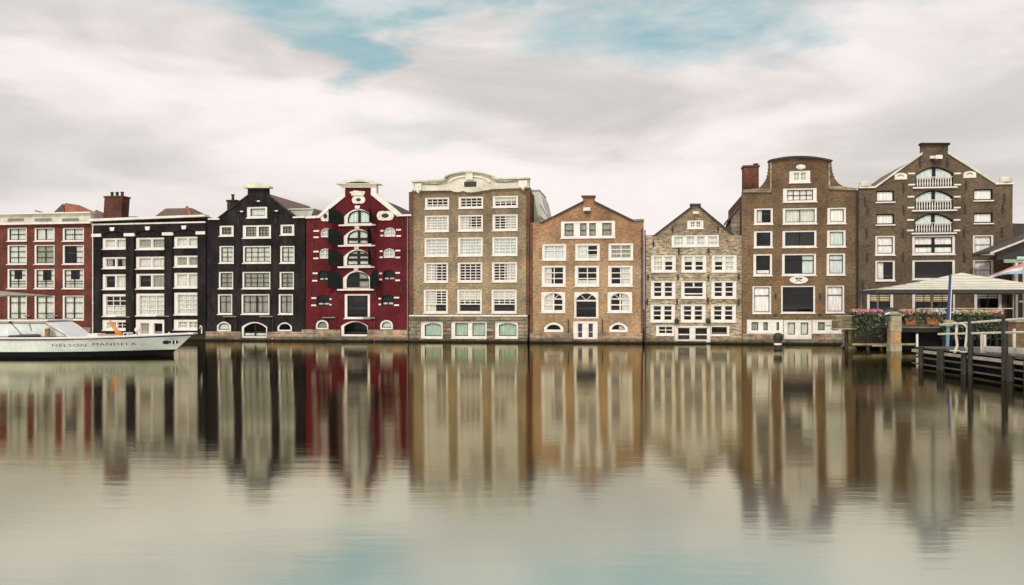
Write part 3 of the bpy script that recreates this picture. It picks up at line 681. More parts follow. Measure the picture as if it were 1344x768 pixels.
h.poly('raking_cornice', [(487.5, 246.6), (487.5, 256), (521, 283.7), (527.5, 281.5), (494.8, 254), (494.8, 246.6)], M['white'], -0.14, .36)
h.poly('gable_lintel', [(448.8, 246.6), (494.8, 246.6), (494.8, 242), (448.8, 242)], M['white'], -0.16, .36)
h.poly('gable_cap', [(443.5, 242.8), (500.5, 242.6)] + archline(443.5, 500.5, 242, 6, 12), M['cream'], -.4, .45)
h.poly('pediment_panel', [(456, 241.6), (488, 241.4)] + archline(456, 488, 241.3, 2, 8), M['iron'], -.415, -.38)
h.poly('coping', [(401.3, 287), (416, 286.6), (418, 283.2), (403, 284)], M['white'], -.14, .35)
h.poly('coping', [(521, 284.2), (540.3, 283.6), (540.3, 281.4), (521, 281.8)], M['white'], -.14, .35)
def oculus(h, px, py, wpx, hpx, hole=.45):
    x, z = h.P(px, py); s_ = 1 / 16.0; a, b = wpx * s_ / 2, hpx * s_ / 2
    n = 16; o_ = []; i_ = []
    for k in range(n):
        t = 2 * math.pi * k / n; c, s2 = math.cos(t), math.sin(t)
        rr = 1 / max(abs(c) ** 4 + abs(s2) ** 4, .01) ** .25
        rr *= 1 + .04 * math.cos(6 * t)
        o_.append((a * c * rr, b * s2 * rr)); i_.append((a * c * hole, b * s2 * hole * 1.1))
    m = MB(); m.ring(o_, i_, -.09, .01); o = m.build('oculus_surround', M['stonewhite'], h.root, (x, 0, z))
    m = MB(); m.prism([(p[0] * 1.03, p[1] * 1.03) for p in i_], -.03, .0); m.build('oculus_pane', M['iron'], o)
oculus(h, 427.5, 284, 13.5, 13.5); oculus(h, 506, 283.3, 23, 12.5); oculus(h, 471, 262.5, 18, 10, .4)
h.poly('scroll_ornament', [(459, 252.5), (466, 250.3), (474, 251), (479.5, 251.5), (479, 254.5), (477, 257), (462, 257), (461, 254)], M['stonewhite'], -.1, .01)
h.anchors([(411, 296), (528.5, 293), (411, 322), (410, 351), (526.5, 350.5), (408, 381), (526.5, 380), (441, 384), (493, 384)], .6)
h.plinth(396.8, 534.8, 432.3, BR['stone'], -.16, [(447.3, 420, 482.7, 441.9)])
h.ledge_pipe(424, 441, 416.8, 446); h.ledge_pipe(477, 493, 417.3, 446)
h.pipe(535.3, 285, 447, 'pipe', .05)

# ---- house 5: tall yellow-grey brick with cream entablature
h = House('canal_house', 'tall flat fronted yellow brown brick canal house with cream arched cornice', 537, 695.3, BR['h5'], 0.05)
C5 = [(557, 588.6), (601, 633.4), (646, 679)]
R5 = [(258, 273.3, 3), (282, 303.3, 5), (311.5, 336, 5), (344.3, 370.3, 6), (380, 411, 0)]
cu5 = {(0, 0): 'd', (0, 1): '', (0, 2): 'T', (1, 0): 'F', (1, 1): 'dL', (1, 2): 'R', (2, 0): 'F', (2, 1): 'F', (2, 2): 'F', (3, 0): 'L', (3, 1): '', (3, 2): 'R', (4, 0): 'L', (4, 1): 'T', (4, 2): 'T'}
for r, (ya, yb, ny) in enumerate(R5):
    for i, (xa, xb) in enumerate(C5):
        dx = (.7, .3, 0, -.5, -1)[r]; dy = (1 - i) * (1.1, .7, .6, .3, 0)[r]
        if ny: h.window(xa + dx, ya + dy, xb + dx, yb + dy, b=(.17, .11, .11, .12), nx=4, ny=ny, bar=.055, cur=cu5[(r, i)], cmat='bluepane' if r == 2 else 'curtain')
        else: h.window(xa + dx, ya, xb + dx, yb, b=(.17, .11, .11, .12), nx=4, bar=.06, zbars=[.36, .49, .62, .75, .88], cur=cu5[(r, i)], trans=[(.36, .08)], cmat='curtain', name='sash_window', v0=.37)
h.window(552, 422, 581.3, 444, b=(.34, .14, .14, .17), iarch=.16, sash='darksash', cur='F', cmat='greencurtain')
h.window(592, 422, 639, 444, b=(.34, .14, .14, .17), posts=[(.5, .36)], sash='darksash', cur='f', cmat='greencurtain')
h.window(649.5, 422, 680, 444, b=(.34, .14, .14, .17), iarch=.16, sash='darksash', cur='Fd', cmat='greencurtain')
h.wall([(537.2, 460), (692.5, 460), (695, 246), (541, 249)], 252)
e5 = [(544, 251.2), (560, 250.8), (592, 250.4), (597, 252.2), (603, 252.6), (608, 251), (613, 252.5), (620, 253), (628, 252), (633, 251), (640, 250), (646, 248.6), (694.6, 246.9), (695, 236.2)]
e5 += [(650, 236.6), (648, 236)] + [(617 + 31 * math.cos(R(a)), 236.5 - 9 * math.sin(R(a))) for a in range(10, 180, 10)] + [(586, 237), (583, 238.6), (543.6, 240)]
h.poly('entablature', e5, M['cream'], -.22, .35)
top5 = [(541.6, 240.2), (583.5, 238.6), (588, 236.6)] + [(617 + 32 * math.cos(R(a)), 236.5 - 9.2 * math.sin(R(a))) for a in range(170, 0, -10)] + [(652, 236.5), (695.6, 235.6), (695.6, 233.6)] + [(652, 234.4), (649, 233.6)] + [(617 + 33.6 * math.cos(R(a)), 236.2 - 10.9 * math.sin(R(a))) for a in range(10, 180, 10)] + [(585, 234.6), (582, 236.4), (541.6, 238)]
h.poly('cornice', top5, M['cream'], -.5, .4)
h.poly('arch_moulding', [(590, 240)] + [(617 + 27 * math.cos(R(a)), 239 - 8.2 * math.sin(R(a))) for a in range(170, 0, -10)] + [(645, 240), (642, 240)] + [(617 + 24 * math.cos(R(a)), 240 - 7.2 * math.sin(R(a))) for a in range(10, 180, 10)], M['stonewhite'], -.32, -.21)
for xa, xb in [(546, 554.5), (681.5, 693)]:
    yy = 241 if xa < 600 else 237
    o = h.box('console', xa, yy, xb, yy + 9, M['stonewhite'], -.36, -.21)
    x, z = h.P((xa + xb) / 2, yy + 9.8); m = MB(); m.lathe([(.03, -.25), (.16, -.12), (.2, 0), (.16, .12), (.03, .2)], (x, -.3, z), 10); m.build('scroll', M['stonewhite'], o, smooth=True)
h.poly('swag', [(556, 241.3), (573, 242.4), (580, 241), (580, 242.6), (573, 244), (556, 242.6)], M['pipe'], -.236, -.21)
h.poly('swag', [(652, 238.5), (664, 239.5), (680, 237), (680, 238.4), (664, 241), (652, 240)], M['pipe'], -.236, -.21)
h.window(609, 238.2, 627, 246.6, b=.07, posts=[(.5, .12)], cur='', sill=False, hole=False, deep=-.19, fmat='white', name='attic_window', sash='darksash')
h.box('attic_opening', 610, 238.9, 626, 245.9, M['iron'], -.228, -.215)
A, z = h.P(617, 232); m = MB(); m.box(A - .3, A + .3, -.4, -.2, z - .3, z + .3); m.build('keystone', M['stonewhite'], h.root)
h.plinth(537, 692.6, 415, BR['stone5'], -.10, [(551.9, 421.9, 581.4, 445.4), (591.9, 421.9, 639.1, 445.4), (649.4, 421.9, 680.1, 445.4)])
h.box('string_course', 537.4, 413.6, 692.4, 415.4, M['stonewhite'], -.14, -.005)
h.box('corner_pilaster', 536.9, 252, 542.4, 413.4, BR['side'], -.06, .0)
h.box('corner_pilaster', 690.6, 250, 695.1, 413.4, BR['side'], -.06, .0)
h.roof([(543, 252), (693, 250), (690, 240), (620, 232), (548, 243)], M['tile_dark'])
# zinc roof extension on the right, set back
A, zb = h.P(696, 296, 3); B, zt = h.P(711, 250, 3); C, _ = h.P(720, 290, 3)
m = MB(); m.quadloop([(A, 3, zb), (C, 3, zb), (B, 3, zt - .5), (B - .25, 3, zt), (A, 3, zt), (A, 8, zb), (C, 8, zb), (B, 8, zt - .5), (B - .25, 8, zt), (A, 8, zt)], [(0, 1, 2, 3, 4), (9, 8, 7, 6, 5), (0, 5, 6, 1), (1, 6, 7, 2), (2, 7, 8, 3), (3, 8, 9, 4), (4, 9, 5, 0)])
o = m.build('roof_extension', M['zinc'], h.root)
m = MB(); m.box(A, B - .2, 2.9, 8.05, zt + .003, zt + .1); m.build('flat_roof', M['white'], o)
q0 = h.P(709.5, 267, 2.9); q1 = h.P(718, 281, 2.9); m = MB(); m.tube((q0[0], 2.9, q0[1]), (q1[0], 2.9, q1[1]), .07); m.build('white_rail', M['white'], o)
q0 = h.P(710, 283, 2.9); q1 = h.P(715, 288, 2.9); m = MB(); m.tube((q0[0], 2.85, q0[1]), (q1[0], 2.85, q1[1]), .07); m.build('white_rail', M['white'], o)

# ---- house 6: orange brick gable
h = House('canal_house', 'orange buff brick canal house with low gable and a wide four light attic window', 695.7, 845.5, BR['h6'], -0.02)
def fan(m, ia, ib, z0, z1, dp):
    mid = (ia + ib) / 2; zb = z0 + (z1 - z0) * .66
    for sx in (-1, 1):
        a = Vector((mid, dp - .02, zb)); b_ = Vector((mid + sx * (ib - ia) * .33, dp - .02, z0 + (z1 - z0) * .95)); m.tube(a, b_, .03, .03, 4)
h.window(736.2, 290, 807.3, 312.3, b=(.28, .28, .17, .17), posts=[(.265, .52), (.5, .22), (.735, .52)], sash='darksash', sw=.045, zbars=[.45], bar=.05, cur='F', cmat='greycurtain')
for i, (xa, xb) in enumerate([(711.6, 743), (755, 787), (798.6, 831)]):
    h.window(xa, 320 - i * .4, xb, 341.5 - i * .2, b=(.2, .16, .14, .14), nx=2, ny=1, zbars=[[.62], [.25, .12, .62], [.33, .66]][i], bar=.07, cur=['F', 'l', 'F'][i], cmat=['bluepane', 'bluepane', 'greycurtain'][i])
    xa2, xb2 = xa - .7, xb - .7
    h.window(xa2, 348.5, xb2, 375.8, b=(.24, .17, .13, .17), nx=2, ny=3, bar=.07, cur=['L', 'd', 'R'][i] if i != 2 else 'RL'[:1])
    if i != 1: h.window(xa2 - .6, 383, xb2 - .6, 410.2, b=(.24, .18, .10, .14), iarch=.5, nx=2, zbars=[.33, .66], bar=.10, cur=['L', 'R'][i // 2], extra=fan)
h.window(753.6, 383, 785.4, 418, b=(.12, .14, .10, .06), iarch=.5, zbars=[.69], bar=.12, sash='white', cur='', extra=lambda m, ia, ib, z0, z1, dp: [m.tube(Vector(((ia + ib) / 2, dp - .02, z0 + (z1 - z0) * .70)), Vector(((ia + ib) / 2 + sx * (ib - ia) * .3, dp - .02, z0 + (z1 - z0) * .96)), .03, .03, 4) for sx in (-1, 1)], sill=False, name='warehouse_door')
h.window(714, 423, 739.3, 436, b=.2, arch=.4, sash='darksash', cur='', sill=False, cmat='purple')
h.window(799.4, 423, 823.8, 436, b=.2, arch=.4, sash='darksash', cur='R', sill=False)
h.window(752.3, 421.6, 784.3, 445.3, b=(.34, .34, .17, .10), posts=[(.5, .42)], zbars=[.4], bar=.04, cur='F', cmat='purple', name='door', sill=False)
h.wall([(696, 460), (842.5, 460), (845, 289), (830, 290), (780.5, 265), (780.5, 258.5), (765, 258.5), (765, 265), (711, 291.5), (696.2, 292.5)], 293)
h.roof([(700, 294), (842, 291), (830, 291.5), (780, 267), (772, 262), (765, 267), (712, 293)], M['tile_dark'])
h.poly('gable_rim', [(708, 293), (711.5, 293), (766, 266.3), (766, 263.5)], M['iron'], -.12, .36)
h.poly('gable_rim', [(780, 266.3), (830, 291.2), (833, 289.6), (780, 263.5)], M['iron'], -.12, .36)
h.poly('gable_cap', [(763.2, 259), (781.8, 259), (781.8, 256.8), (763.2, 256.8)], BR['chim'], -.16, .4)
h.poly('coping', [(830, 290.4), (845.6, 290), (845.6, 287.6), (832, 288)], BR['stone'], -.12, .36)
x, z = h.P(770.5, 275); m = MB(); m.box(x - .28, x + .28, -.22, .0, z - .14, z + .14); o = m.build('hoist_beam', M['white'], h.root); m = MB(); m.box(x - .18, x + .22, -.35, -.05, z - .32, z - .143); m.build('hoist_hook', M['iron'], o)
h.box('corner_pilaster', 695.8, 293.5, 699, 449, BR['side'], -.07, 0)
h.box('corner_pilaster', 841.2, 300, 844.2, 449, BR['side'], -.07, 0)
h.plinth(696, 842.8, 437.3, BR['stone'], -.14, [(752.1, 421, 784.5, 445.8)])
h.box('stone_ledge', 742, 446, 795, 449, BR['stone'], -.3, -.145)
h.pipe(746, 419.5, 441, 'pipe_dark', .04); h.pipe(790.5, 419.5, 441, 'pipe_dark', .04)
h.pipe(846.5, 302, 449, 'pipe_dark', .05)

# ---- house 7: rubble brick gable
h = House('canal_house', 'rough patchy stone and brick canal house with pointed gable, narrowest of the row', 845.8, 974, BR['h7'], 0.08)
h.window(902, 289, 923.3, 300, b=(.26, .22, .11, .11), nx=2, ny=2, bar=.05, posts=[(.5, .1)], cur='F', cmat='greycurtain')
h.window(881.5, 308.5, 943.6, 323.6, b=(.2, .12, .1, .12), posts=[(.25, .26), (.5, .22), (.75, .24)], zbars=[.35], bar=.03, cur='F', cmat='bluepane')
for r, (ya, yb) in enumerate([(334.8, 357), (368.5, 391.5), (399.5, 422.5)]):
    for i, (xa, xb) in enumerate([(854.3, 886.5), (894, 926.6), (933.7, 966.5)]):
        dx = (.4, 0, -.6)[r]
        if (r, i) == (1, 1):
            h.window(xa + dx, ya, xb + dx, yb, b=(.22, .2, .1, .12), zbars=[.2, .64], bar=.09, nx=1, cur='', extra=lambda m, ia, ib, z0, z1, dp: m.box((ia + ib) / 2 - .06, (ia + ib) / 2 + .06, dp - .03, dp + .012, z0 + (z1 - z0) * .66, z1))
        else:
            h.window(xa + dx, ya, xb + dx, yb, b=(.22, .22, .11, .12), posts=[(.5, .19)], ny=3, bar=.085, cur=('Lt', 't', 'tR')[i] if r == 0 else '', cmat='curtain')
h.window(861, 426.8, 884.8, 440.2, b=(.2, .1, .1, .12), nx=2, ny=2, bar=.06, cur='')
h.window(885.3, 427.6, 932.3, 449.3, b=(.24, .2, .14, .16), posts=[(.5, .36)], zbars=[.44], bar=.09, cur='', name='door', sill=False)
h.window(933, 427.6, 957.3, 440.3, b=(.06, .18, .1, .1), cur='d', nx=1, cmat='greycurtain', sash='darksash')
h.wall([(846, 460), (973.6, 460), (973.8, 309), (960, 306.5), (918, 270.5), (908, 270.5), (859, 308.5), (846.3, 309)], 311)
h.roof([(849, 311), (971, 310.5), (960, 308.5), (918, 272.5), (908, 272.5), (860, 310.5)], M['tile_dark'])
h.poly('gable_rim', [(856.5, 309.8), (859.5, 309.8), (909, 272), (909, 269.4)], M['iron'], -.12, .36)
h.poly('gable_rim', [(917, 272), (960, 308), (963, 307.4), (917, 269.4)], M['iron'], -.12, .36)
h.poly('gable_cap', [(905.5, 270.6), (919.8, 270.6), (919.8, 267.6), (905.5, 267.6)], M['iron'], -.18, .4)
x, z = h.P(913.5, 279.5); m = MB(); m.box(x - .25, x + .2, -.25, 0, z - .1, z + .1); m.build('hoist_beam', M['white'], h.root)
h.anchors([(882.7, 301), (942.3, 301), (857.5, 320), (890.8, 330), (930, 330), (850.5, 364.5), (890, 364), (929.8, 364.5), (969.5, 364), (849.5, 396), (888.5, 396), (929, 395), (969.3, 397)], .5, .12)
h.plinth(846, 973.8, 447.5, BR['stone'], -.22, [(885, 427, 932.6, 449.8)])
for px in (888, 929): 
    x, z = h.P(px, 421); m = MB(); m.lathe([(.05, -.22), (.16, -.15), (.2, .02), (.12, .16), (.03, .2)], (x, -.25, z), 10); m.build('wall_lamp', M['iron'], h.root, smooth=True)

# ---- house 8: brown brick, curved top
h = House('canal_house', 'tall brown brick canal house with rounded top and stepped curved shoulders', 974.3, 1125, BR['h8'], -0.04)
WB = dict(b=(.23, .17, .13, .15), sash='darksash', bar=.05)
h.window(1036, 224, 1063.5, 239.8, b=(.34, .3, .14, .15), nx=2, ny=2, posts=[(.5, .1)], bar=.05, cur='F', cmat='bluepane', sash='white')
h.window(1027.7, 247, 1072, 265, b=(.3, .26, .12, .12), posts=[], sash='darksash', nx=4, ny=2, bar=.05, cur='F', cmat='blind')
cu8 = [['L', 'F', 'B'], ['', 'F', 'B'], ['d', 'R', 'B'], ['B', '', 'B']]
cm8 = [['curtain', 'curtain', 'blind'], ['curtain', 'room', 'bluepane'], ['blind', 'bluepane', 'bluepane'], ['blind', 'curtain', 'blind']]  # one full curtain takes the near-black room colour to read as dark interior
zb8 = [[], [.24, .0], [.72], [.66]]
for r, (ya, yb) in enumerate([(273, 294), (302.7, 324.7), (333, 361.6), (375, 411)]):
    for i, (xa, xb) in enumerate([(989.5, 1014), (1027, 1071.7), (1085.6, 1110)]):
        dx = (.4, 0, -.6, -1.8)[r]
        h.window(xa + dx, ya - (i - 1) * .5, xb + dx, yb - (i - 1) * .4, b=(.2, .15, .11, .13) if r < 3 else (.12, .12, .1, .1), sash='darksash', sw=.05, bar=.06, nx=2 if i == 1 and r in (0, 1) else 1, zbars=zb8[r] if not (r == 1) else ([.24] if i == 0 else []), cur=cu8[r][i], cmat=cm8[r][i])
h.window(980.3, 419.5, 1028.0, 437, b=(.35, .3, .2, .2), posts=[(.34, .38), (.75, .65)], cur='F', cmat='greycurtain', sash='darksash', name='window_band')
h.window(1028.7, 419.9, 1065.5, 445.4, b=(.30, .25, .2, .36), posts=[(.5, .42)], cur='F', cmat='curtain', sash='darksash', name='door', sill=False)
h.window(1066.2, 419.5, 1104.5, 437, b=(.42, .2, .2, .2), posts=[(.5, .5)], cur='f', cmat='greycurtain', sash='darksash', name='window_band')
lsh = [(975, 251.6), (986, 251), (993, 248.4), (998, 246), (1003, 241), (1007, 235), (1009, 227), (1010, 218), (1010, 212)]
rsh = [(1090, 212), (1090.5, 219), (1092, 227), (1095, 235), (1100, 241), (1106, 244.5), (1114, 247), (1124.6, 248)]
top8 = archline(1010, 1090, 211.5, 4.8, 12)       # runs right to left
def ragged(pts, sx, n=2):
    out = []
    for (xa, ya), (xb, yb) in zip(pts[:-1], pts[1:]):
        for k in range(n):
            t = k / n; u = (k + .5) / n
            out += [(xa + (xb - xa) * t + sx * 1.3, ya + (yb - ya) * t), (xa + (xb - xa) * u + sx * 1.3, ya + (yb - ya) * u + .2), (xa + (xb - xa) * u - sx * .7, ya + (yb - ya) * u + .25)]
    return out + [pts[-1]]
outl = [(974.6, 460), (1123, 460)] + list(reversed(ragged(rsh, 1))) + top8 + list(reversed(ragged(lsh, -1)))
h.wall(outl, 254)
h.roof([(976, 256), (1122, 252), (1104, 249), (1084, 232), (1050, 216), (1016, 232), (996, 250)], M['tile_brown'], .9)
h.poly('gable_cap', [(1008, 213), (1010, 212.6)] + [(p[0], p[1] + .9) for p in reversed(archline(1010, 1090, 211.5, 4.8, 12))] + [(1090, 212.6), (1092.3, 212), (1092.3, 210.3)] + [(p[0], p[1] - 1.0) for p in archline(1010, 1090, 211, 5, 12)] + [(1008, 211)], M['iron'], -.2, .4)
h.poly('gable_pilaster', [(1010.6, 251), (1013, 251), (1013, 213.4), (1010.6, 213.4)], BR['stone'], -.07, .0)
h.poly('gable_pilaster', [(1087.3, 248), (1089.3, 248), (1089.3, 213.4), (1087.3, 213.4)], BR['stone'], -.07, .0)
h.poly('coping', [(975, 252.8), (1012.4, 252.8), (1012.4, 249), (1000, 248), (992, 247.8), (986, 248.6), (975.5, 249.4)], BR['stone'], -.13, -.08)
h.poly('coping', [(1088, 249), (1123.6, 250), (1123.6, 247.4), (1106, 244.8), (1088, 244.6)], BR['stone'], -.13, -.08)
x, z = h.P(1051, 219.5); m = MB(); m.lathe([(.08, -.2), (.32, -.12), (.38, .02), (.3, .14), (.08, .2)], (x, -.06, z), 14, 1, .35); m.build('carved_shell', M['stonewhite'], h.root, smooth=True)
# oval plaque with crossed tools
x, z = h.P(1048.2, 367.4); pts = [(.68 * math.cos(2 * math.pi * k / 28), .30 * math.sin(2 * math.pi * k / 28)) for k in range(28)]
m = MB(); m.prism(pts, -.06, 0); o = m.build('oval_plaque', M['white'], h.root, (x, 0, z))
m = MB()
for sx in (-1, 1): m.prism([(-sx * .26 - .02, -.17), (-sx * .26 + .02, -.19), (sx * .24 + .025, .09), (sx * .24 - .025, .11)] if sx > 0 else [(.24, -.19), (.28, -.17), (-.215, .11), (-.265, .09)], -.068, -.058)
m.prism([(-.26, .12), (-.1, .06), (0, .10), (.1, .06), (.26, .12), (.2, .17), (.08, .14), (0, .17), (-.08, .14), (-.2, .17)], -.072, -.056)
m.build('crossed_tools_emblem', M['iron'], o)
h.anchors([(1018, 389), (1076.3, 390)], .5); h.anchors([(1018, 413.7), (1076, 413.7)], .14, .2)
h.plinth(974.4, 1123, 438, BR['stone'], -.13, [(1028.5, 420, 1066, 446)])
h.box('stone_ledge', 1020, 446, 1073, 449, BR['stone'], -.35, -.14)
h.chimney(976, 219.5, 996, 246, BR['chim'], 1.2, 1.2, 0)
x, z = h.P(992, 218, 1.6); m = MB(); m.box(x - .18, x + .18, 1.5, 1.9, z + .08, z + .2); m.build('chimney_cowl', M['iron'], h.root)
h.pipe(1124.3, 250, 447, 'iron', .07)
# side extension on the left, seen over the rubble house
A, zb = h.P(959.5, 311, 1.5); B, z1 = h.P(974.2, 268, 1.5); _, z2 = h.P(960, 288, 1.5)
m = MB(); m.prism([(A, zb - 1), (B, zb - 1), (B, z1), (A, z2)], 1.5, 6); o = m.build('side_extension', BR['stone'], h.root)
m = MB(); m.prism([(A - .15, z2 - .1), (B, z1), (B, z1 + .2), (A - .15, z2 + .1)], 1.4, 6.1); m.build('extension_roof', M['tile_dark'], o)

# ---- house 9: umber warehouse gable
h = House('canal_house', 'wide dark umber brick canal house with tall gable and arched balcony windows, behind terrace', 1125.5, 1329.5, BR['h9'], -0.1)
for i, (xa, ya, xb, yb) in enumerate([(1201.8, 219.3, 1251, 245.5), (1201, 249.8, 1250.6, 275.6), (1200.4, 280.3, 1250.3, 305.6)]):
    fo = h.window(xa, ya, xb, yb, b=.04, arch=.5, fmat='darksash', sash='darksash', sw=.05, nx=2, bar=.25, zbars=[], cur='U', cmat='bluepane', sill=False, name='balcony_window')
    h.box('balcony_sill', xa - 4.5, yb, xb + 4.5, yb + 1.9, M['white'], -.2, .01)
    A, B, Z0, Z1 = h.rect(xa + 1, ya, xb - 1, yb); m = MB()
    n = 14; zt = Z0 + .82
    for k in range(n):
        xx = A + .08 + (B - A - .16) * k / (n - 1)
        if k in (6, 7): pass
        m.lathe([(.03, .05), (.055, .25), (.03, .55), (.04, .68)], (xx, .04, Z0), 7)
    m.box(A, B, .0, .08, zt - .1, zt - .05)
    m.build('balustrade', M['white'], h.root)
    for xx0, xx1 in [(xa - 10, xa - 1), (xb + 1.2, xb + 10)]:
        h.blocks([(xx0, xx1, ya + 8.5), (xx0, xx1, yb - 3)], 2.0)
h.window(1197.5, 309.2, 1253.6, 334.2, b=(.17, .17, .12, .12), sash='darksash', nx=2, bar=.22, zbars=[.46], cur='B', cmat='blind')
h.window(1197.5, 341.3, 1253.6, 367, b=(.17, .17, .12, .12), sash='darksash', cur='')
for (xa, xb, dy) in [(1150, 1173.7, 0), (1278, 1303, -2)]:
    h.window(xa, 250.3 + dy, xb, 264.8 + dy, b=.04, fmat='darksash', cur='B', cmat='blind', sill=False); h.box('window_ledge', xa - 1, 265 + dy, xb + 1, 266.6 + dy, M['white'], -.12, .01)
    h.window(xa, 281 + dy * .9, xb, 294.6 + dy * .9, b=.04, fmat='darksash', cur='B', cmat='blind', sill=False); h.box('window_ledge', xa - 1, 294.8 + dy * .9, xb + 1, 296.4 + dy * .9, M['white'], -.12, .01)
    h.window(xa - 1, 309.5 + dy * .5, xb + 1, 335 + dy * .5, b=(.14, .14, .1, .12), sash='darksash', zbars=[.5], cur='B', cmat='blind')
    h.window(xa - 1, 342 + dy * .4, xb + 1, 368.7 + dy * .4, b=(.14, .14, .1, .12), sash='darksash', zbars=[.5] if dy else [], cur='B' if dy else 'L', cmat='blind')
for xa, xb in [(1138, 1172.5), (1197.5, 1253.5), (1279, 1315)]:
    h.window(xa, 384, xb, 411, b=(.2, .2, .1, .1), sash='darksash', nx=4 if xb - xa > 40 else 2, ny=6, bar=.04, zbars=[.5, .62, .74, .86], cur='T' if xa < 1270 else 't', cmat='warmblind' if xa < 1270 else 'curtain', cy=.17)
h.wall([(1126, 460), (1327.5, 460), (1329.3, 241), (1308, 241), (1244.5, 201), (1244.5, 190), (1209, 190), (1209, 202), (1147.5, 246), (1127.3, 246.5)], 249)
h.roof([(1129, 250), (1327, 245), (1307, 243), (1244, 203), (1227, 194), (1209, 204), (1148, 248)], M['tile_brown'])
h.poly('raking_coping', [(1145, 247), (1148.5, 247), (1210, 203), (1210, 200)], M['cream'], -.13, .36)
h.poly('raking_coping', [(1243.5, 202), (1307, 242.3), (1311, 241.5), (1243.5, 199)], M['cream'], -.13, .36)
h.poly('gable_cap', [(1207.5, 190.6), (1246, 190.6), (1246, 188), (1207.5, 188)], BR['chim_dark'], -.2, .4)
h.poly('coping', [(1126.8, 247.4), (1148, 247), (1148, 245), (1126.8, 245.4)], M['white'], -.15, .36)
h.poly('coping', [(1306, 242.4), (1330, 242), (1330, 239.8), (1306, 240.2)], M['white'], -.15, .36)
for px, yb, nm in [(1135.5, 245.2, 0), (1320.5, 239.6, 0)]:
    x, z = h.P(px, yb); m = MB(); m.lathe([(.42, 0), (.45, .1), (.38, .18), (.42, .3), (.36, .38), (.2, .44)], (x, .1, z), 16, 1, .8); m.build('shoulder_finial', M['cream'], h.root, smooth=True)
for px, py in [(1182, 231.5), (1272.5, 229.3)]:
    A, z = h.P(px, py); a = .44; m = MB(); m.prism([(-a, -.25), (a, -.25), (a, .12), (.3, .2), (0, .27), (-.3, .2), (-a, .12)], -.07, 0); o = m.build('gable_stone', M['stonewhite'], h.root, (A, 0, z))
    m = MB(); m.prism([(.2 * math.cos(R(k)), -.02 + .15 * math.sin(R(k))) for k in range(0, 181, 20)] + [(-.11, -.02)] + [(.11 * math.cos(R(k)), -.02 + .08 * math.sin(R(k))) for k in range(180, -1, -30)], -.085, -.065); m.build('carved_arch', M['pipe'], o)
x, z = h.P(1227, 207.5); m = MB(); m.box(x - .1, x + .38, -.5, 0, z - .14, z + .14); m.box(x - .38, x - .1, -.2, 0, z - .05, z + .14); o = m.build('hoist_beam', M['white'], h.root); m = MB(); m.box(x - .2, x + .3, -.4, -.05, z - .34, z - .143); m.build('hoist_hook', M['iron'], o)
h.anchors([(1207.5, 213.5), (1243.5, 213.5), (1185.6, 247), (1267.5, 243.5), (1135.5, 264.5), (1138.5, 277), (1186, 276), (1266.3, 275), (1318, 260), (1316, 274.5), (1137.5, 306.5), (1185.5, 306), (1265.3, 305), (1314.8, 305), (1138, 338.5), (1185, 338), (1265.3, 338), (1132, 374.5), (1131.7, 395.5), (1322.5, 394)], .7, .11)
h.plinth(1125.8, 1328, 413, BR['h9'], -.1)
h.plinth(1125.7, 1328.2, 434, BR['stone'], -.2, name='quay_footing')

# ---- dark building behind, right edge
p = P0 + U * SZ(1360, 400, 10)[0] + N * 12
root = empty('background_house', (p.x, p.y, 0), 'dark brown house with tiled roof, half hidden behind the right edge', 'house', -TH)
m = MB(); m.box(-4, 8, 0, 6, 0, 8.2); m.build('wall', BR['side'], root)
m = MB(); m.prism([(-4.3, 8.2), (8.3, 8.2), (8.3, 8.5), (3, 10.0), (-2, 10.2), (-4.3, 8.6)], -.3, 6.3); m.build('roof', M['tile_dark'], root)
m = MB(); m.box(-3.6, -2.4, .6, 1.4, 8.6, 11.0); m.build('chimney', BR['chim'], root)


# ------------------------------------------------------------------ boat
BOAT_Y = 47.7
hullw = plain('white_hull_paint', (0.49, 0.525, 0.51), 0.4, var=0.26, scale=0.8)
deckm = plain('pale_deck_paint', (0.62, 0.62, 0.66), 0.6, var=0.12)
navy = plain('navy_rubbing_strake', (0.02, 0.03, 0.07), 0.4)
black = plain('boot_topping_and_void_black', (0.007, 0.007, 0.008), 0.8, spec=0.08)  # also colours the dark sheets below terrace and jetty
lettering = plain('dark_lettering', (0.012, 0.015, 0.02), 0.7, spec=.1)
bx = lambda px: (px - 672) / F * BOAT_Y
bow = (253 - 672) / F * (BOAT_Y + 1.9)
boat = empty('canal_boat', (bow - 12, BOAT_Y + 1.9, 0), 'long white canal tour boat with navy strake moored in front of the maroon house', 'boat')
ox = bow - 12
# hull stations along x: (x, half beam at gunwale, half beam at chine, gunwale z, keel-line z)
st = []
L = 21.0
for i in range(25):
    t = i / 24; xx = bow - L + L * t                # t=1 at the stem
    tb = max(0, (t - .62) / .38)
    hb = 1.9 * (1 - tb ** 2.2) + 0.03
    hc = 1.75 * (1 - max(0, (t - .55) / .39) ** 2.0) if t < .94 else 0.0
    gz = 1.0 + .22 * tb ** 1.6 + .03
    st.append((xx, hb, max(hc, .02), gz))
def hull_band(z0f, z1f, inset0=0.0):
    pass
def hull_pt(s_, f, side):
    """f=0 at the water line, 1 at the gunwale"""
    xx, hb, hc, gz = s_
    half = hc + (hb - hc) * max(f, 0) ** .9
    # the stem rakes forward toward the gunwale
    t = (xx - (bow - L)) / L
    rake = -1.35 * (1 - f) * max(0, (t - .6) / .4) ** 1.5
    return (xx + rake - ox, side * half, gz * f)
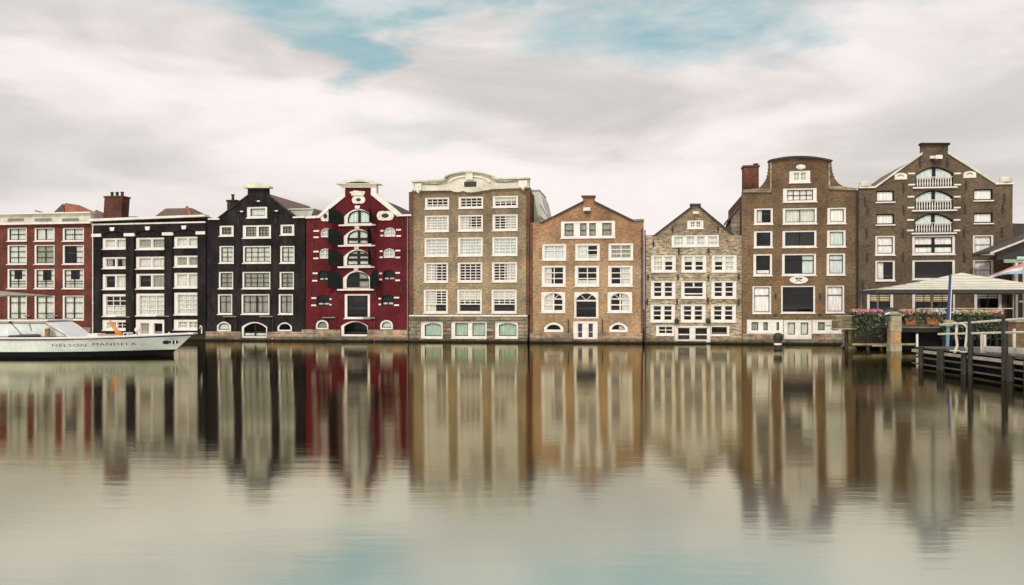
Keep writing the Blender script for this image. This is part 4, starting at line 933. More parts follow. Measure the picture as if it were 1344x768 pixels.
def band(f0, f1, off=0.0, n=2):
    m = MB()
    for side in (-1, 1):
        pts = []
        for s_ in st:
            for k in range(n + 1):
                q = hull_pt(s_, f0 + (f1 - f0) * k / n, side); pts.append((q[0], q[1] + side * off, q[2]))
        fs = [(i * (n + 1) + k, (i + 1) * (n + 1) + k, (i + 1) * (n + 1) + k + 1, i * (n + 1) + k + 1) for i in range(len(st) - 1) for k in range(n)]
        m.quadloop(pts, fs)
    a, b_ = hull_pt(st[0], f0, -1), hull_pt(st[0], f1, 1)
    m.quadloop([(a[0], a[1], a[2]), (a[0], -a[1], a[2]), (b_[0], b_[1], b_[2]), (b_[0], -b_[1], b_[2])], [(0, 1, 2, 3)])
    return m
band(.29, .93, 0, 5).build('hull', hullw, boat, smooth=True)
m = band(-.35, .29, -.012, 3); m.build('boot_topping', black, boat, smooth=True)
band(.93, 1.0, .045, 1).build('rubbing_strake', navy, boat, smooth=True)
m = MB(); pts = []
for s_ in st: a = hull_pt(s_, 1, -1); b_ = hull_pt(s_, 1, 1); pts += [(a[0], a[1] - .04, a[2] + .003), (a[0], 0, a[2] + .06), (b_[0], b_[1] + .04, b_[2] + .003)]
m.quadloop(pts, [(3 * i + k, 3 * i + 3 + k, 3 * i + 4 + k, 3 * i + 1 + k) for i in range(len(st) - 1) for k in (0, 1)]); m.build('deck', deckm, boat, smooth=True)
m = MB()
for side in (-1, 1):
    for s0_, s1_ in zip(st[:-1], st[1:]):
        a = hull_pt(s0_, 1, side); b_ = hull_pt(s1_, 1, side); m.tube((a[0], a[1] * .985, a[2] + .05), (b_[0], b_[1] * .985, b_[2] + .05), .055, .055, 6)
m.build('gunwale_rail', M['white'], boat)
# low glazed saloon: white frames, pale reflection put into the body and pane colours
def lx(px): return bx(px) - ox
zr = 2.05; zd = 1.06
prof = [(lx(-40), zd), (lx(86), zd), (lx(80), 1.28), (lx(66), 1.75), (lx(56), zr - .05), (lx(46), zr), (lx(-40), zr)]
m = MB(); m.prism(prof, -1.25, 1.25); cab = m.build('saloon', plain('white_saloon_and_reflection', (0.58, 0.585, 0.58), 0.4, var=0.15, scale=2), boat)
m = MB()
for yy in (-1.28, 1.28):
    for (pa, za), (pb, zb_) in [((-40, 1.93), (50, 1.93)), ((50, 1.93), (78, 1.24)), ((6, 1.93), (24, 1.1)), ((30, 1.93), (33, 1.5)), ((-40, 1.15), (80, 1.15))]:
        m.tube((lx(pa), yy, za), (lx(pb), yy, zb_), .025, .025, 5)
m.build('window_frame', M['pipe'], cab)
m = MB(); m.prism([(lx(50), 1.15), (lx(76), 1.15), (lx(72), 1.28), (lx(58), 1.8), (lx(50), 1.9)], -1.262, -1.251); m.build('window_pane', M['zinc'], cab)
m = MB(); m.prism([(lx(2), 1.2), (lx(46), 1.2), (lx(48), 1.88), (lx(2), 1.88)], -1.262, -1.251); m.build('window_pane', plain('cabin_glass_reflection', (0.55, 0.60, 0.60), 0.15, var=.2, scale=1.5), cab)
m = MB(); m.box(lx(-40), lx(56), -1.4, 1.4, zr + .002, zr + .07); m.build('saloon_roof', M['white'], cab)
m = MB(); m.lathe([(.02, 0), (.09, .03), (.09, .06), (.02, .1)], (lx(5), -1.3, zr - .12), 8); m.build('roof_lamp', M['iron'], cab)
m = MB(); m.tube((lx(9), -1.62, 1.17), (lx(49), -1.62, 1.22), .075, .075, 8); m.tube((lx(21), -1.60, 1.24), (lx(46), -1.60, 1.27), .05, .04, 8); m.box(lx(8), lx(13), -1.7, -1.5, 1.08, 1.24); tag(m.build('boathook', M['iron'], boat))
m = MB(); m.lathe([(.13, 0), (.13, .42), (.16, .44), (.16, .52), (.1, .55)], (lx(58.5), -1.6, 1.07), 12); b2 = m.build('bitt', plain('varnished_wood', (0.20, 0.12, 0.07), 0.5), boat)
m = MB(); m.lathe([(.18, 0), (.19, .06), (.15, .12), (.05, .14)], (lx(58.5), -1.6, 1.62), 12); m.build('bitt_cap', M['cream'], b2)
m = MB(); m.box(lx(113), lx(142), -.6, .6, 1.1, 1.24); m.build('deck_hatch', plain('tan_hatch_cover', (0.45, 0.30, 0.22), 0.6), boat)
m = MB(); m.box(lx(98), lx(112), -.5, .5, 1.09, 1.30); m.build('deck_locker', M['white'], boat)
m = MB(); m.box(lx(145), lx(151), -.35, .35, 1.12, 1.36); o = m.build('deck_box', M['white'], boat); m = MB(); m.lathe([(.02, -.01), (.09, 0), (.09, .02), (.02, .03)], (0, 0, 0), 10); m.v = [(a_ + lx(148), -.36 + c_, b_ + 1.24) for a_, b_, c_ in m.v]; m.build('vent_hole', M['iron'], o)
m = MB(); m.lathe([(.02, -.16), (.12, -.12), (.17, 0), (.12, .12), (.02, .16)], (lx(164.5), -.4, 1.52), 14, 1, .6); o = m.build('searchlight', M['white'], boat, smooth=True); m = MB(); m.tube((lx(164.5), -.4, 1.1), (lx(164.5), -.4, 1.37), .03); m.build('searchlight_stand', M['iron'], o)
m = MB(); m.tube((lx(248.5), 0, 1.3), (lx(248.5), 0, 1.72), .035); m.tube((lx(248.5), 0, 1.70), (lx(246), 0, 1.76), .03); o = m.build('bow_light_post', M['white'], boat); m = MB(); m.lathe([(.02, -.09), (.08, -.06), (.1, 0), (.08, .06), (.02, .09)], (lx(246.8), 0, 1.62), 10); m.build('bow_light', M['pipe'], o, smooth=True)
m = MB(); m.box(lx(228), lx(240), -.35, .35, 1.26, 1.35); m.build('anchor_winch', M['white'], boat)
# furled ochre flag on the fore deck (a thing resting on the boat)
q = at(158, 440, BOAT_Y + 1.6); fl = empty('furled_flag', (q.x, q.y, 1.15), 'furled ochre orange flag leaning on the foredeck of the white boat', 'flag')
m = MB(); K = 10; pts = []
for i in range(K + 1):
    t = i / K; xx = (-.62 * t ** .85); zz = .93 * t ** 1.0 + .02; wd = .22 * (1 - t) ** .7 + .03
    for a_ in range(6):
        ang = a_ * math.pi / 3; rr = wd * (1 + .25 * math.sin(a_ * 2.3 + i)); pts.append((xx + rr * math.cos(ang) * .7, rr * math.sin(ang) * .6, zz + rr * math.cos(ang) * .25))
m.quadloop(pts, [(i * 6 + k, i * 6 + (k + 1) % 6, (i + 1) * 6 + (k + 1) % 6, (i + 1) * 6 + k) for i in range(K) for k in range(6)] + [tuple(range(5, -1, -1)), tuple(range(K * 6, K * 6 + 6))])
m.build('flag_cloth', plain('ochre_flag_cloth', (0.55, 0.22, 0.05), .8, var=.4, scale=6), fl, smooth=True)
m = MB(); m.tube((.10, -.05, -.03), (-.67, 0, .98), .022); m.build('flag_staff', plain('flag_staff_wood', (0.30, 0.16, 0.07), .6), fl)
# lettering on the hull side facing the canal
def hull_y(xw, z):
    k = max(i for i in range(len(st) - 1) if st[i][0] <= xw); u = (xw - st[k][0]) / (st[k + 1][0] - st[k][0])
    hb, hc, gz = [st[k][j] + (st[k + 1][j] - st[k][j]) * u for j in (1, 2, 3)]
    return -max(hb, hc) - .01
def text_mesh(body, name, xa, xb, zc, hgt, parent):
    cu = bpy.data.curves.new(name, 'FONT'); cu.body = body; cu.align_x = 'CENTER'; cu.align_y = 'CENTER'; cu.size = 1; cu.extrude = .0; cu.space_character = 1.15
    tmp = bpy.data.objects.new('tmp', cu); COL.objects.link(tmp)
    me = bpy.data.meshes.new_from_object(tmp.evaluated_get(bpy.context.evaluated_depsgraph_get())); bpy.data.objects.remove(tmp)
    xs = [v.co.x for v in me.vertices]; ys = [v.co.y for v in me.vertices]
    x0_, x1_, y0_, y1_ = min(xs), max(xs), min(ys), max(ys)
    for v in me.vertices:
        X = xa + (v.co.x - x0_) / (x1_ - x0_) * (xb - xa); Z = zc + ((v.co.y - y0_) / (y1_ - y0_) - .5) * hgt
        v.co = (X - ox, hull_y(X, Z) - .035, Z)
    me.materials.clear(); me.materials.append(lettering); me.name = name
    o = bpy.data.objects.new(name, me); COL.objects.link(o); o.parent = parent; return o
text_mesh('NELSON', 'name_lettering', bx(69), bx(112), .68, .14, boat)
text_mesh('MANDELA', 'name_lettering', bx(120), bx(172), .73, .14, boat)
m = MB()
def leaf(cx_, cz_, rx_, rz_, cut):
    p_ = [(cx_ + rx_ * math.cos(2 * math.pi * k / 20), cz_ + rz_ * math.sin(2 * math.pi * k / 20)) for k in range(20)]
    return p_
for cx_, rx_ in [(206.5, .19), (215.5, .22)]:
    cxw = bx(cx_); pts_ = leaf(cxw, .80, rx_, .115, 0); b_ = len(m.v)
    m.v += [(p_[0] - ox, hull_y(p_[0], p_[1]) - .035, p_[1]) for p_ in pts_]; m.f.append(tuple(range(b_, b_ + 20)))
o = m.build('hull_emblem', lettering, boat)
m = MB()
for cx_ in (213.2, 217):
    cxw = bx(cx_); m.quadloop([(cxw - .03 - ox, hull_y(cxw, .8) - .048, .68), (cxw + .03 - ox, hull_y(cxw, .8) - .048, .68), (cxw + .03 - ox, hull_y(cxw, .8) - .048, .92), (cxw - .03 - ox, hull_y(cxw, .8) - .048, .92)], [(0, 1, 2, 3)])
m.build('emblem_stripe', hullw, o)

# parasol on the boat's after deck, left edge of the picture
py_ = BOAT_Y + 1.9; c0 = at(-95, 380, py_)
ps = empty('parasol', (c0.x, c0.y, 1.07), 'grey square parasol reaching in from the left edge above the boat', 'parasol')
zt = 3.95 - 1.07; ze = at(52, 388, py_).z - 1.07; hw = at(52, 388, py_).x - c0.x
m = MB(); m.quadloop([(-hw, -1.6, ze), (hw, -1.6, ze), (hw, 1.6, ze), (-hw, 1.6, ze), (0, 0, zt + .25), (-hw * .97, -1.55, ze - .03), (hw * .97, -1.55, ze - .03), (hw * .97, 1.55, ze - .03), (-hw * .97, 1.55, ze - .03), (0, 0, zt + .2)],
    [(0, 1, 4), (1, 2, 4), (2, 3, 4), (3, 0, 4), (6, 5, 9), (7, 6, 9), (8, 7, 9), (5, 8, 9), (0, 5, 6, 1), (1, 6, 7, 2), (2, 7, 8, 3), (3, 8, 5, 0)])
m.build('canopy', plain('grey_parasol_cloth', (0.22, 0.215, 0.20), .8), ps)
m = MB(); m.tube((0, 0, 0), (0, 0, zt + .2), .05); m.build('pole', M['pipe'], ps)
m = MB()
for sx, sy in [(1, -1), (1, 1), (-1, -1), (-1, 1)]: m.tube((0, 0, ze - .35), (sx * hw * .72, sy * 1.15, ze + .08), .03)
m.build('strut', M['white'], ps)

# ------------------------------------------------------------------ mooring bollard in the water
q = at(1021, 458, 57.3)
bo = empty('mooring_bollard', (q.x, q.y, 0), 'dark round topped mooring bollard standing in the water by the brown house door', 'bollard')
m = MB(); m.lathe([(.24, -1), (.25, .1), (.22, .42), (.24, .5), (.30, .62), (.33, .8), (.28, .98), (.14, 1.09), (.02, 1.11)], (0, 0, 0), 16); m.build('post', plain('tarred_timber', (0.022, 0.018, 0.015), .6, var=.4), bo, smooth=True)
m = MB(); m.lathe([(.245, 0), (.262, .03), (.262, .10), (.24, .13)], (0, 0, .27), 16); m.build('white_band', M['white'], bo, smooth=True)

# ------------------------------------------------------------------ terrace on the right
TY0, TY1, TZ = 55.0, 61.3, 1.55
wood_dark = plain('dark_wet_timber', (0.020, 0.016, 0.013), .6, var=.5, scale=3, bump=.3)
wood_grey = plain('grey_weathered_timber', (0.30, 0.27, 0.22), .8, var=.35, scale=3, bump=.3)
wood_mid = plain('damp_grey_timber', (0.07, 0.062, 0.052), .8, var=.4, scale=3)
wood_mossy = plain('mossy_timber', (0.14, 0.115, 0.06), .85, var=.5, scale=5, bump=.4)
pale_rail = plain('chalky_white_rail', (0.50, 0.48, 0.42), .6, var=.2, scale=4)
concrete = plain('stained_concrete', (0.27, 0.23, 0.16), .85, var=.4, scale=2.5, bump=.3)
tx = lambda px, Y=TY0: (px - 672) / F * Y
te = empty('terrace', (tx(1240), TY0, 0), 'dark timber terrace on piles in front of the umber house', 'terrace')
tx0 = tx(1240); xl, xr = tx(1108) - tx0, tx(1390) - tx0
m = MB()
k = 0.0
while k < TY1 - TY0 - .2: m.box(xl + .9, xr, k, k + .18, TZ - .06, TZ); k += .2
m.build('deck', wood_grey, te)
m = MB(); m.box(xl + .9, xr, .06, .26, TZ - .34, TZ - .062); m.build('edge_beam', wood_dark, te)
for px in (1112, 1140, 1158, 1205, 1240, 1275, 1310, 1345):
    m = MB(); m.tube((tx(px) - tx0 + .1, .35, -.8), (tx(px) - tx0 + .1, .35, TZ - .08), .13, .12, 8); m.build('pile', wood_dark, te)
m = MB(); m.box(tx(1184) - tx0, xr, .62, .7, -.5, TZ - .1); m.build('rear_dark_sheet', black, te)  # black sheet added for the dark void under the deck
m = MB(); m.box(xl + 1.2, tx(1205) - tx0 - .05, 3.0, 3.3, -.5, TZ - .1); m.build('quay_masonry', BR['stone'], te)
m = MB(); m.box(tx(1120) - tx0, tx(1205) - tx0, .15, .22, .35, .48); m.box(tx(1145) - tx0, tx(1168) - tx0, .02, .12, .28, .40); m.build('waling', concrete, te)
m = MB(); m.box(tx(1202.5) - tx0, tx(1205) - tx0, -.02, .05, .25, 1.1); m.build('white_marker_post', M['white'], te)
m = MB(); m.tube((tx(1205) - tx0, .05, 2.77), (tx(1330) - tx0, .05, 2.77), .022, .022, 6); m.build('top_rail', M['white'], te)
# planter piers and piles
q = at(1173.5, 460, 55.0 - .55); pi = empty('mooring_pier', (q.x, q.y, 0), 'pale stained stone mooring pillar with a timber face between the flower boxes', 'pillar')
m = MB(); m.box(-.36, .36, -.3, .3, -.6, .55); m.box(-.33, .33, -.27, .27, .552, 1.3); m.box(-.36, .36, -.3, .3, 1.302, 1.95); m.box(-.3, .34, -.33, .33, 1.952, 2.3); m.build('shaft', concrete, pi)
m = MB(); m.box(-.28, .28, -.32, -.271, .56, 1.29); m.build('timber_facing', plain('ochre_timber', (0.33, 0.20, 0.09), .8, var=.3, scale=4), pi)
m = MB(); m.lathe([(.1, 0), (.33, .05), (.36, .14), (.3, .24), (.1, .28)], (0, 0, 2.301), 14); m.build('cap', concrete, pi, smooth=True)
cb = empty('tarpaulin_bundle', (q.x - .1, q.y + .55, TZ + .004), 'rounded dark tarpaulin bundle behind the stone mooring pillar', 'bundle')
m = MB(); m.lathe([(.75, 0), (.8, .5), (.72, .9), (.5, 1.15), (.2, 1.25), (.02, 1.27)], (0, 0, 0), 18, 1, .7)
m.v = [(a_ + .05 * math.sin(9 * c_ + 5 * a_), b_ + .05 * math.sin(7 * a_ + 4 * c_), c_ + .04 * math.sin(8 * a_)) for a_, b_, c_ in m.v]; m.build('tarpaulin', plain('black_tarpaulin', (.03, .03, .035), .4, var=.4, scale=3), cb, smooth=True)
m = MB(); m.tube((-.9, -.5, .72), (-.1, -.6, .95), .07, .05); m.tube((-.1, -.6, .95), (.75, -.5, .8), .05, .07); m.build('lashing', M['stonewhite'], cb)
PG = 'timber mooring piles by the terrace corner'
for (px, pyb, r, zt, lab) in [(1109.5, 456, .20, 1.72, 'dark mossy mooring pile at the left corner of the terrace, leftmost'), (1117, 458.5, .23, 1.8, 'thicker dark mooring pile just under the pink flowers'),]:
    Y = CH * F / (pyb - HZ); q = at(px, pyb, Y)
    o = empty('mooring_pile', (q.x, q.y, 0), lab, 'pile', 0, PG)
    m = MB(); m.lathe([(r * 1.25, -.8), (r * 1.2, .1), (r, .35), (r * .92, zt)], (0, 0, 0), 12); m.build('post', wood_mossy, o, smooth=True)
    m = MB(); m.lathe([(r * 1.5, -.3), (r * 1.55, .1), (r * 1.1, .22)], (0, 0, 0), 12); m.build('concrete_foot', concrete, o, smooth=True)
q = at(1107, 440, TY0 - .1)
o = empty('planter_crate', (q.x, q.y, 1.45), 'weathered square timber crate on the piles at the terrace corner, small dark plants on top', 'crate')
m = MB(); w2 = .62
for k in range(3): m.box(-w2, w2, -.4, .4, .04 + k * .27, .27 + k * .27)
m.build('boards', wood_mossy, o)
m = MB(); m.box(-w2 - .06, w2 + .06, -.46, .46, -.04, .038); m.box(-w2 - .03, w2 + .03, -.43, .43, .815, .88); m.build('rim', wood_grey, o)

# flowers ---------------------------------------------------------------
leafm = plain('dark_leaf', (0.030, 0.042, 0.022), .6, var=.6, scale=6)
leafl = plain('grey_green_leaf', (0.13, 0.15, 0.085), .6, var=.5, scale=6)
pink = plain('pink_petals', (0.52, 0.24, 0.30), .7, var=.4, scale=9)
peach = plain('peach_petals', (0.60, 0.36, 0.25), .7, var=.4, scale=9)
yellow = plain('pale_yellow_petals', (0.54, 0.48, 0.25), .7, var=.4, scale=9)
whitep = plain('white_petals', (0.62, 0.58, 0.52), .7, var=.2, scale=9)
terra = plain('terracotta', (0.36, 0.12, 0.05), .8, var=.25, scale=3)
rf = random.Random(3)
def leaves(n, x0, x1, y0, y1, z0, z1, s0, s1, droop=0.0):
    m = MB()
    for _ in range(n):
        c = Vector((rf.uniform(x0, x1), rf.uniform(y0, y1), z0 + (z1 - z0) * (rf.random() ** .8)))
        c.z -= droop * rf.random() ** 2 * (1 if c.y < (y0 + y1) / 2 else .2)
        a = Vector((rf.gauss(0, 1), rf.gauss(0, 1), rf.gauss(0, .8))).normalized(); b = a.orthogonal().normalized(); b.rotate(Matrix.Rotation(rf.uniform(0, 6.28), 3, a)); s_ = rf.uniform(s0, s1)
        t = a.cross(b); m.quadloop([c - b * s_, c + t * s_ * .45, c + b * s_, c - t * s_ * .45], [(0, 1, 2, 3)])
    return m
def flower_box(px0, px1, label, petals, boxm, zbot=1.72, zbox=2.12, ztop=2.62, yoff=-.35, hang=.5, boxw=(0, 1), n=260, lm=None):
    xa, xb = tx(px0, TY0 + yoff), tx(px1, TY0 + yoff); c = (xa + xb) / 2; w2 = (xb - xa) / 2
    o = empty('flower_box', (c, TY0 + yoff, zbot), label, 'flower box', 0, 'flower boxes along the terrace edge')
    A = -w2 + 2 * w2 * boxw[0]; B = -w2 + 2 * w2 * boxw[1]; hh = zbox - zbot
    m = MB(); m.quadloop([(A + .05, -.15, 0), (B - .05, -.15, 0), (B - .05, .15, 0), (A + .05, .15, 0), (A, -.2, hh), (B, -.2, hh), (B, .2, hh), (A, .2, hh)], [(0, 3, 2, 1), (4, 5, 6, 7), (0, 1, 5, 4), (1, 2, 6, 5), (2, 3, 7, 6), (3, 0, 4, 7)]); m.box(A - .03, B + .03, -.23, .23, hh + .002, hh + .06)
    m.build('box', boxm, o)
    fol = leaves(int(n * 1.7), -w2 - .1, w2 + .1, -.45, .4, hh - .1, ztop - zbot - .06, .06, .17, hang); fol.build('foliage', lm or leafm, o)['kind'] = 'stuff'
    leaves(n // 2, -w2 - .1, w2 + .1, -.5, -.1, hh - .2, ztop - zbot - .12, .04, .10, hang).build('foliage', leafl, o)['kind'] = 'stuff'
    for pm, f0, f1, cnt in petals:
        leaves(int(cnt * 1.5), -w2 + 2 * w2 * f0, -w2 + 2 * w2 * f1, -.36, .3, ztop - zbot - .26, ztop - zbot + .10, .05, .10).build('flowers', pm, o)['kind'] = 'stuff'
    return o
flower_box(1118, 1156, 'flower box of dense pink flowers over thick hanging leaves, leftmost on the terrace edge', [(pink, 0, 1, 420), (peach, 0, .4, 40)], wood_dark, 1.62, 2.0, 2.62, -.3, 1.0, n=800)
flower_box(1181, 1204, 'terracotta flower box of pink and peach flowers right of the stone pillar', [(peach, 0, 1, 150), (pink, 0, .5, 70)], terra, 1.74, 2.15, 2.62, -.3, .25, (.25, .85), n=160)
flower_box(1205, 1238, 'terracotta flower box of peach and white flowers left of the blue pole', [(peach, 0, .6, 130), (whitep, .45, 1, 120)], terra, 1.74, 2.15, 2.62, -.3, .3, (.3, .85), n=220)
flower_box(1247, 1278, 'dark flower box of yellow flowers just right of the blue pole', [(yellow, .4, 1, 130), (whitep, 0, .5, 60)], wood_dark, 1.6, 2.05, 2.56, -.3, .6, n=320)
flower_box(1279, 1314, 'dark flower box of yellow turning to orange flowers near the right edge', [(yellow, 0, .55, 150), (peach, .45, 1, 200)], wood_dark, 1.7, 2.1, 2.58, -.3, .5, n=300)
q = at(1232, 405, TY0 + 1)
# canopy -------------------------------------------------------------------
canm = plain('cream_canvas', (0.50, 0.48, 0.40), .8, var=.14, scale=1.2)
ce = at(1262, 358, 57.2); ca = empty('terrace_canopy', (ce.x, ce.y, TZ), 'large cream hipped canvas canopy over the terrace', 'canopy')
xe = tx(1148, TY0) - ce.x; yf, yb_ = TY0 - .1 - ce.y, 59.3 - ce.y; ze = at(1200, 380, TY0).z - TZ; za = ce.z - TZ
xeb = tx(1128, 59.3) - ce.x
m = MB(); nrow = 7
def canopy_pt(u, v):
    """u = side 0 front,1 left ... v from eave (0) to apex (1)"""
    pass
cor = [(xe, yf, ze), (-xe, yf, ze), (-xe, yb_, ze), (xeb, yb_, ze)]
for s_ in range(4):
    a = Vector(cor[s_]); b = Vector(cor[(s_ + 1) % 4]); ap = Vector((0, 0, za)); pts = []
    for r in range(nrow + 1):
        t = r / nrow; sag = -.16 * math.sin(math.pi * t)
        for k in range(9):
            e = a.lerp(b, k / 8); p_ = e.lerp(ap, t); p_.z += sag * (1 - .4 * abs(k / 4 - 1)); p_.z += .0
            if r < nrow: pass
            pts.append(p_)
    m.quadloop(pts, [(r * 9 + k, r * 9 + k + 1, (r + 1) * 9 + k + 1, (r + 1) * 9 + k) for r in range(nrow) for k in range(8)])
can = m.build('canvas', canm, ca, smooth=False)
sol = can.modifiers.new('thickness', 'SOLIDIFY'); sol.thickness = .02
m = MB()
for r in range(1, nrow):
    t = r / nrow; sag = -.16 * math.sin(math.pi * t)
    for s_ in range(4):
        a = Vector(cor[s_]).lerp(Vector((0, 0, za)), t); b = Vector(cor[(s_ + 1) % 4]).lerp(Vector((0, 0, za)), t)
        for k in range(8):
            p_ = a.lerp(b, k / 8); p2 = a.lerp(b, (k + 1) / 8)
            p_.z += sag * (1 - .4 * abs(k / 4 - 1)) + .012; p2.z += sag * (1 - .4 * abs((k + 1) / 4 - 1)) + .012
            m.tube(p_, p2, .014, .014, 4)
m.build('seam', plain('canvas_seam', (0.22, 0.21, 0.18), .8), ca)
m = MB()
for s_ in range(4):
    a = Vector(cor[s_]); b = Vector(cor[(s_ + 1) % 4]); d_ = (b - a).normalized(); 
    m.quadloop([a, b, b + Vector((0, 0, -.26)), a + Vector((0, 0, -.26))], [(0, 1, 2, 3)])
va = m.build('valance', plain('dark_valance', (0.035, 0.033, 0.03), .8), ca); sv_ = va.modifiers.new('thickness', 'SOLIDIFY'); sv_.thickness = .02
for px, Y in [(1152, 55.3), (1223, 55.3), (1250, 57.2), (1330, 55.3), (1131, 59.1), (1222, 59.1)]:
    m = MB(); m.tube((tx(px, Y) - ce.x, Y - ce.y, 0), (tx(px, Y) - ce.x, Y - ce.y, ze - .02 if Y != 57.2 else ze + .4), .05, .05, 8); m.build('post', M['pipe'], ca)
m = MB(); m.tube((tx(1217, 55.3) - ce.x, 55.3 - ce.y, ze - .02), (tx(1201, 55.3) - ce.x, 55.3 - ce.y, ze - .3), .03); m.build('brace', M['pipe'], ca)

# blue pole ------------------------------------------------------------------
Yp = 50.0
q0 = at(1243, 470, Yp); q1 = at(1247.2, 361.5, Yp)
po = empty('mooring_pole', (q0.x, Yp, 0), 'tall blue and white mooring pole standing at the head of the jetty', 'pole')
m = MB(); d_ = (q1.x - q0.x); m.tube((0, 0, -.6), (d_ * .35, 0, 2.0), .10, .09, 10); m.build('lower_shaft', plain('faded_blue_paint', (0.10, 0.19, 0.26), .5, var=.3, scale=3), po)
m = MB(); m.tube((d_ * .35, 0, 2.0), (d_, 0, q1.z), .09, .075, 10); m.build('upper_shaft', plain('navy_blue_paint', (0.03, 0.045, 0.16), .5, var=.25, scale=3), po)
m = MB(); m.tube((d_ * .35 + .085, -.05, 2.0), (d_ + .068, -.05, q1.z - .1), .035, .03, 6); m.build('white_stripe', M['white'], po)
m = MB(); m.box(-.2 + d_ * .3, .22 + d_ * .3, -.16, .16, 1.72, 2.1); m.build('collar', concrete, po)

# kiosk -----------------------------------------------------------------------
KY = 59.6
kx = (1345 - 672) / F * KY
ki = empty('kiosk', (kx, KY, 0), 'dark gabled kiosk with white posts and green beam at the right edge', 'kiosk')
P = lambda px, py: ((px - 672) / F * KY - kx, CH - (py - HZ) / F * KY)
e0 = P(1295, 334); e1 = P(1395, 292); e2 = P(1495, 334)
m = MB(); m.prism([e0, (e1[0], e1[1] - .2), e2, (e2[0], e2[1] + .18), (e1[0], e1[1]), (e0[0], e0[1] + .18)], -.4, 1.9); m.build('roof', M['tile_dark'], ki)
m = MB(); m.prism([(e0[0], e0[1] - .02), (e1[0], e1[1] - .22), (e2[0], e2[1] - .02), (e2[0], e2[1] + .12), (e1[0], e1[1] - .06), (e0[0], e0[1] + .12)], -.46, -.402); m.build('bargeboard', M['cream'], ki)
g0 = P(1308, 341); g1 = P(1482, 341)
m = MB(); m.prism([g0, g1, (g1[0], P(0, 328)[1]), (e1[0], e1[1] - .3), (g0[0], P(0, 328)[1])], 0, .12); m.build('gable_boarding', plain('dark_boarding', (0.03, 0.028, 0.03), .6, var=.5, scale=2), ki)
m = MB(); m.box(P(1317, 0)[0], P(1475, 0)[0], -.12, .0 - .002, P(0, 345)[1], P(0, 340.5)[1]); m.build('beam', plain('pale_green_paint', (0.24, 0.33, 0.25), .6), ki)
m = MB(); m.box(P(1333, 0)[0], P(1470, 0)[0], -.2, -.125, P(0, 341)[1], P(0, 337)[1]); m.build('fascia', plain('pale_blue_paint', (0.42, 0.50, 0.50), .6), ki)
for px in (1333.5, 1400, 1465):
    m = MB(); x_ = P(px, 0)[0]; m.box(x_ - .09, x_ + .09, -.1, .08, TZ + .004, P(0, 345)[1]); m.build('post', M['white'], ki)
m = MB(); m.box(P(1327.5, 0)[0], P(1332, 0)[0], -.08, .1, TZ + .004, P(0, 383)[1]); m.build('door_panel', M['iron'], ki)
m = MB(); m.box(P(1337, 0)[0], P(1470, 0)[0], .2, .3, TZ + .004, P(0, 346)[1]); m.build('back_panel', M['iron'], ki)
m = MB(); m.box(P(1338, 0)[0], P(1470, 0)[0], .05, .19, P(0, 397)[1], P(0, 394.5)[1]); m.build('shelf', M['white'], ki)
# flag ------------------------------------------------------------------------
FY = 59.0; q = at(1343, 352, FY)
fg = empty('flag', (q.x, q.y, TZ + .004), 'faded red white and blue flag streaming left above the cream canopy', 'flag')
m = MB(); m.tube((0, 0, 0), (0, 0, 4.55), .035, .025); m.build('pole', M['white'], fg)
def flagstrip(v0, v1, mat, name):
    m = MB(); pts = []; K = 22
    for i in range(K + 1):
        t = i / K; X = -2.75 * t
        for v in (v0, v1):
            hgt = .72 - .2 * t
            Z = 4.40 - 1.02 * t ** 1.15 - v * hgt * (.75 + .25 * math.cos(5 * t)); Yq = .16 * math.sin(9 * t + v * 1.4) * (t + .15)
            pts.append((X, Yq, Z))
    m.quadloop(pts, [(2 * i, 2 * i + 1, 2 * i + 3, 2 * i + 2) for i in range(K)]); return m.build(name, mat, fg, smooth=True)
flagstrip(0, .33, plain('faded_red_cloth', (0.46, 0.20, 0.21), .8), 'red_band')
flagstrip(.33, .66, plain('white_cloth', (0.62, 0.58, 0.58), .8), 'white_band')
flagstrip(.66, 1, plain('faded_blue_cloth', (0.27, 0.38, 0.52), .8), 'blue_band')

# jetty -------------------------------------------------------------------------
JX, JY0, JY1, JZ = 19.15, 26.5, 41.0, .93
je = empty('jetty', (JX, JY1, 0), 'dark timber jetty with white handrails coming in from the right edge', 'jetty', 0)
jw = 3.4
def jx(Y): return .045 * (Y - 31)         # the edge drifts right as it recedes
m = MB(); Y = JY0
while Y < JY1 - .1:
    m.box(jx(Y) + .05, jx(Y) + jw, Y - JY1, Y - JY1 + .17, JZ - .06, JZ); Y += .2
m.build('deck', wood_mid, je)
for zz, wd in ((.80, .13), (.48, .07), (.16, .06)):
    m = MB(); m.quadloop([(jx(JY0) - .05, JY0 - JY1, zz), (jx(JY1) - .05, 0, zz), (jx(JY1) - .05, 0, zz - wd), (jx(JY0) - .05, JY0 - JY1, zz - wd), (jx(JY0) + .04, JY0 - JY1, zz), (jx(JY1) + .04, 0, zz), (jx(JY1) + .04, 0, zz - wd), (jx(JY0) + .04, JY0 - JY1, zz - wd)], [(0, 1, 2, 3), (4, 7, 6, 5), (0, 4, 5, 1), (3, 2, 6, 7), (0, 3, 7, 4), (1, 5, 6, 2)]); m.build('stringer', wood_mid if zz < .7 else wood_grey, je)
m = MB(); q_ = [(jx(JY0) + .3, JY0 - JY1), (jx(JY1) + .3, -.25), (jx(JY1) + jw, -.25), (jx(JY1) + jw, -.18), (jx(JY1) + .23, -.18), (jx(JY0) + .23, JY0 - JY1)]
m.quadloop([(a_, b_, -.6) for a_, b_ in q_] + [(a_, b_, .84) for a_, b_ in q_], [(i, (i + 1) % 6, (i + 1) % 6 + 6, i + 6) for i in range(6)]); m.build('under_dark_sheet', black, je)  # black skirt added so the space below the jetty reads as shade
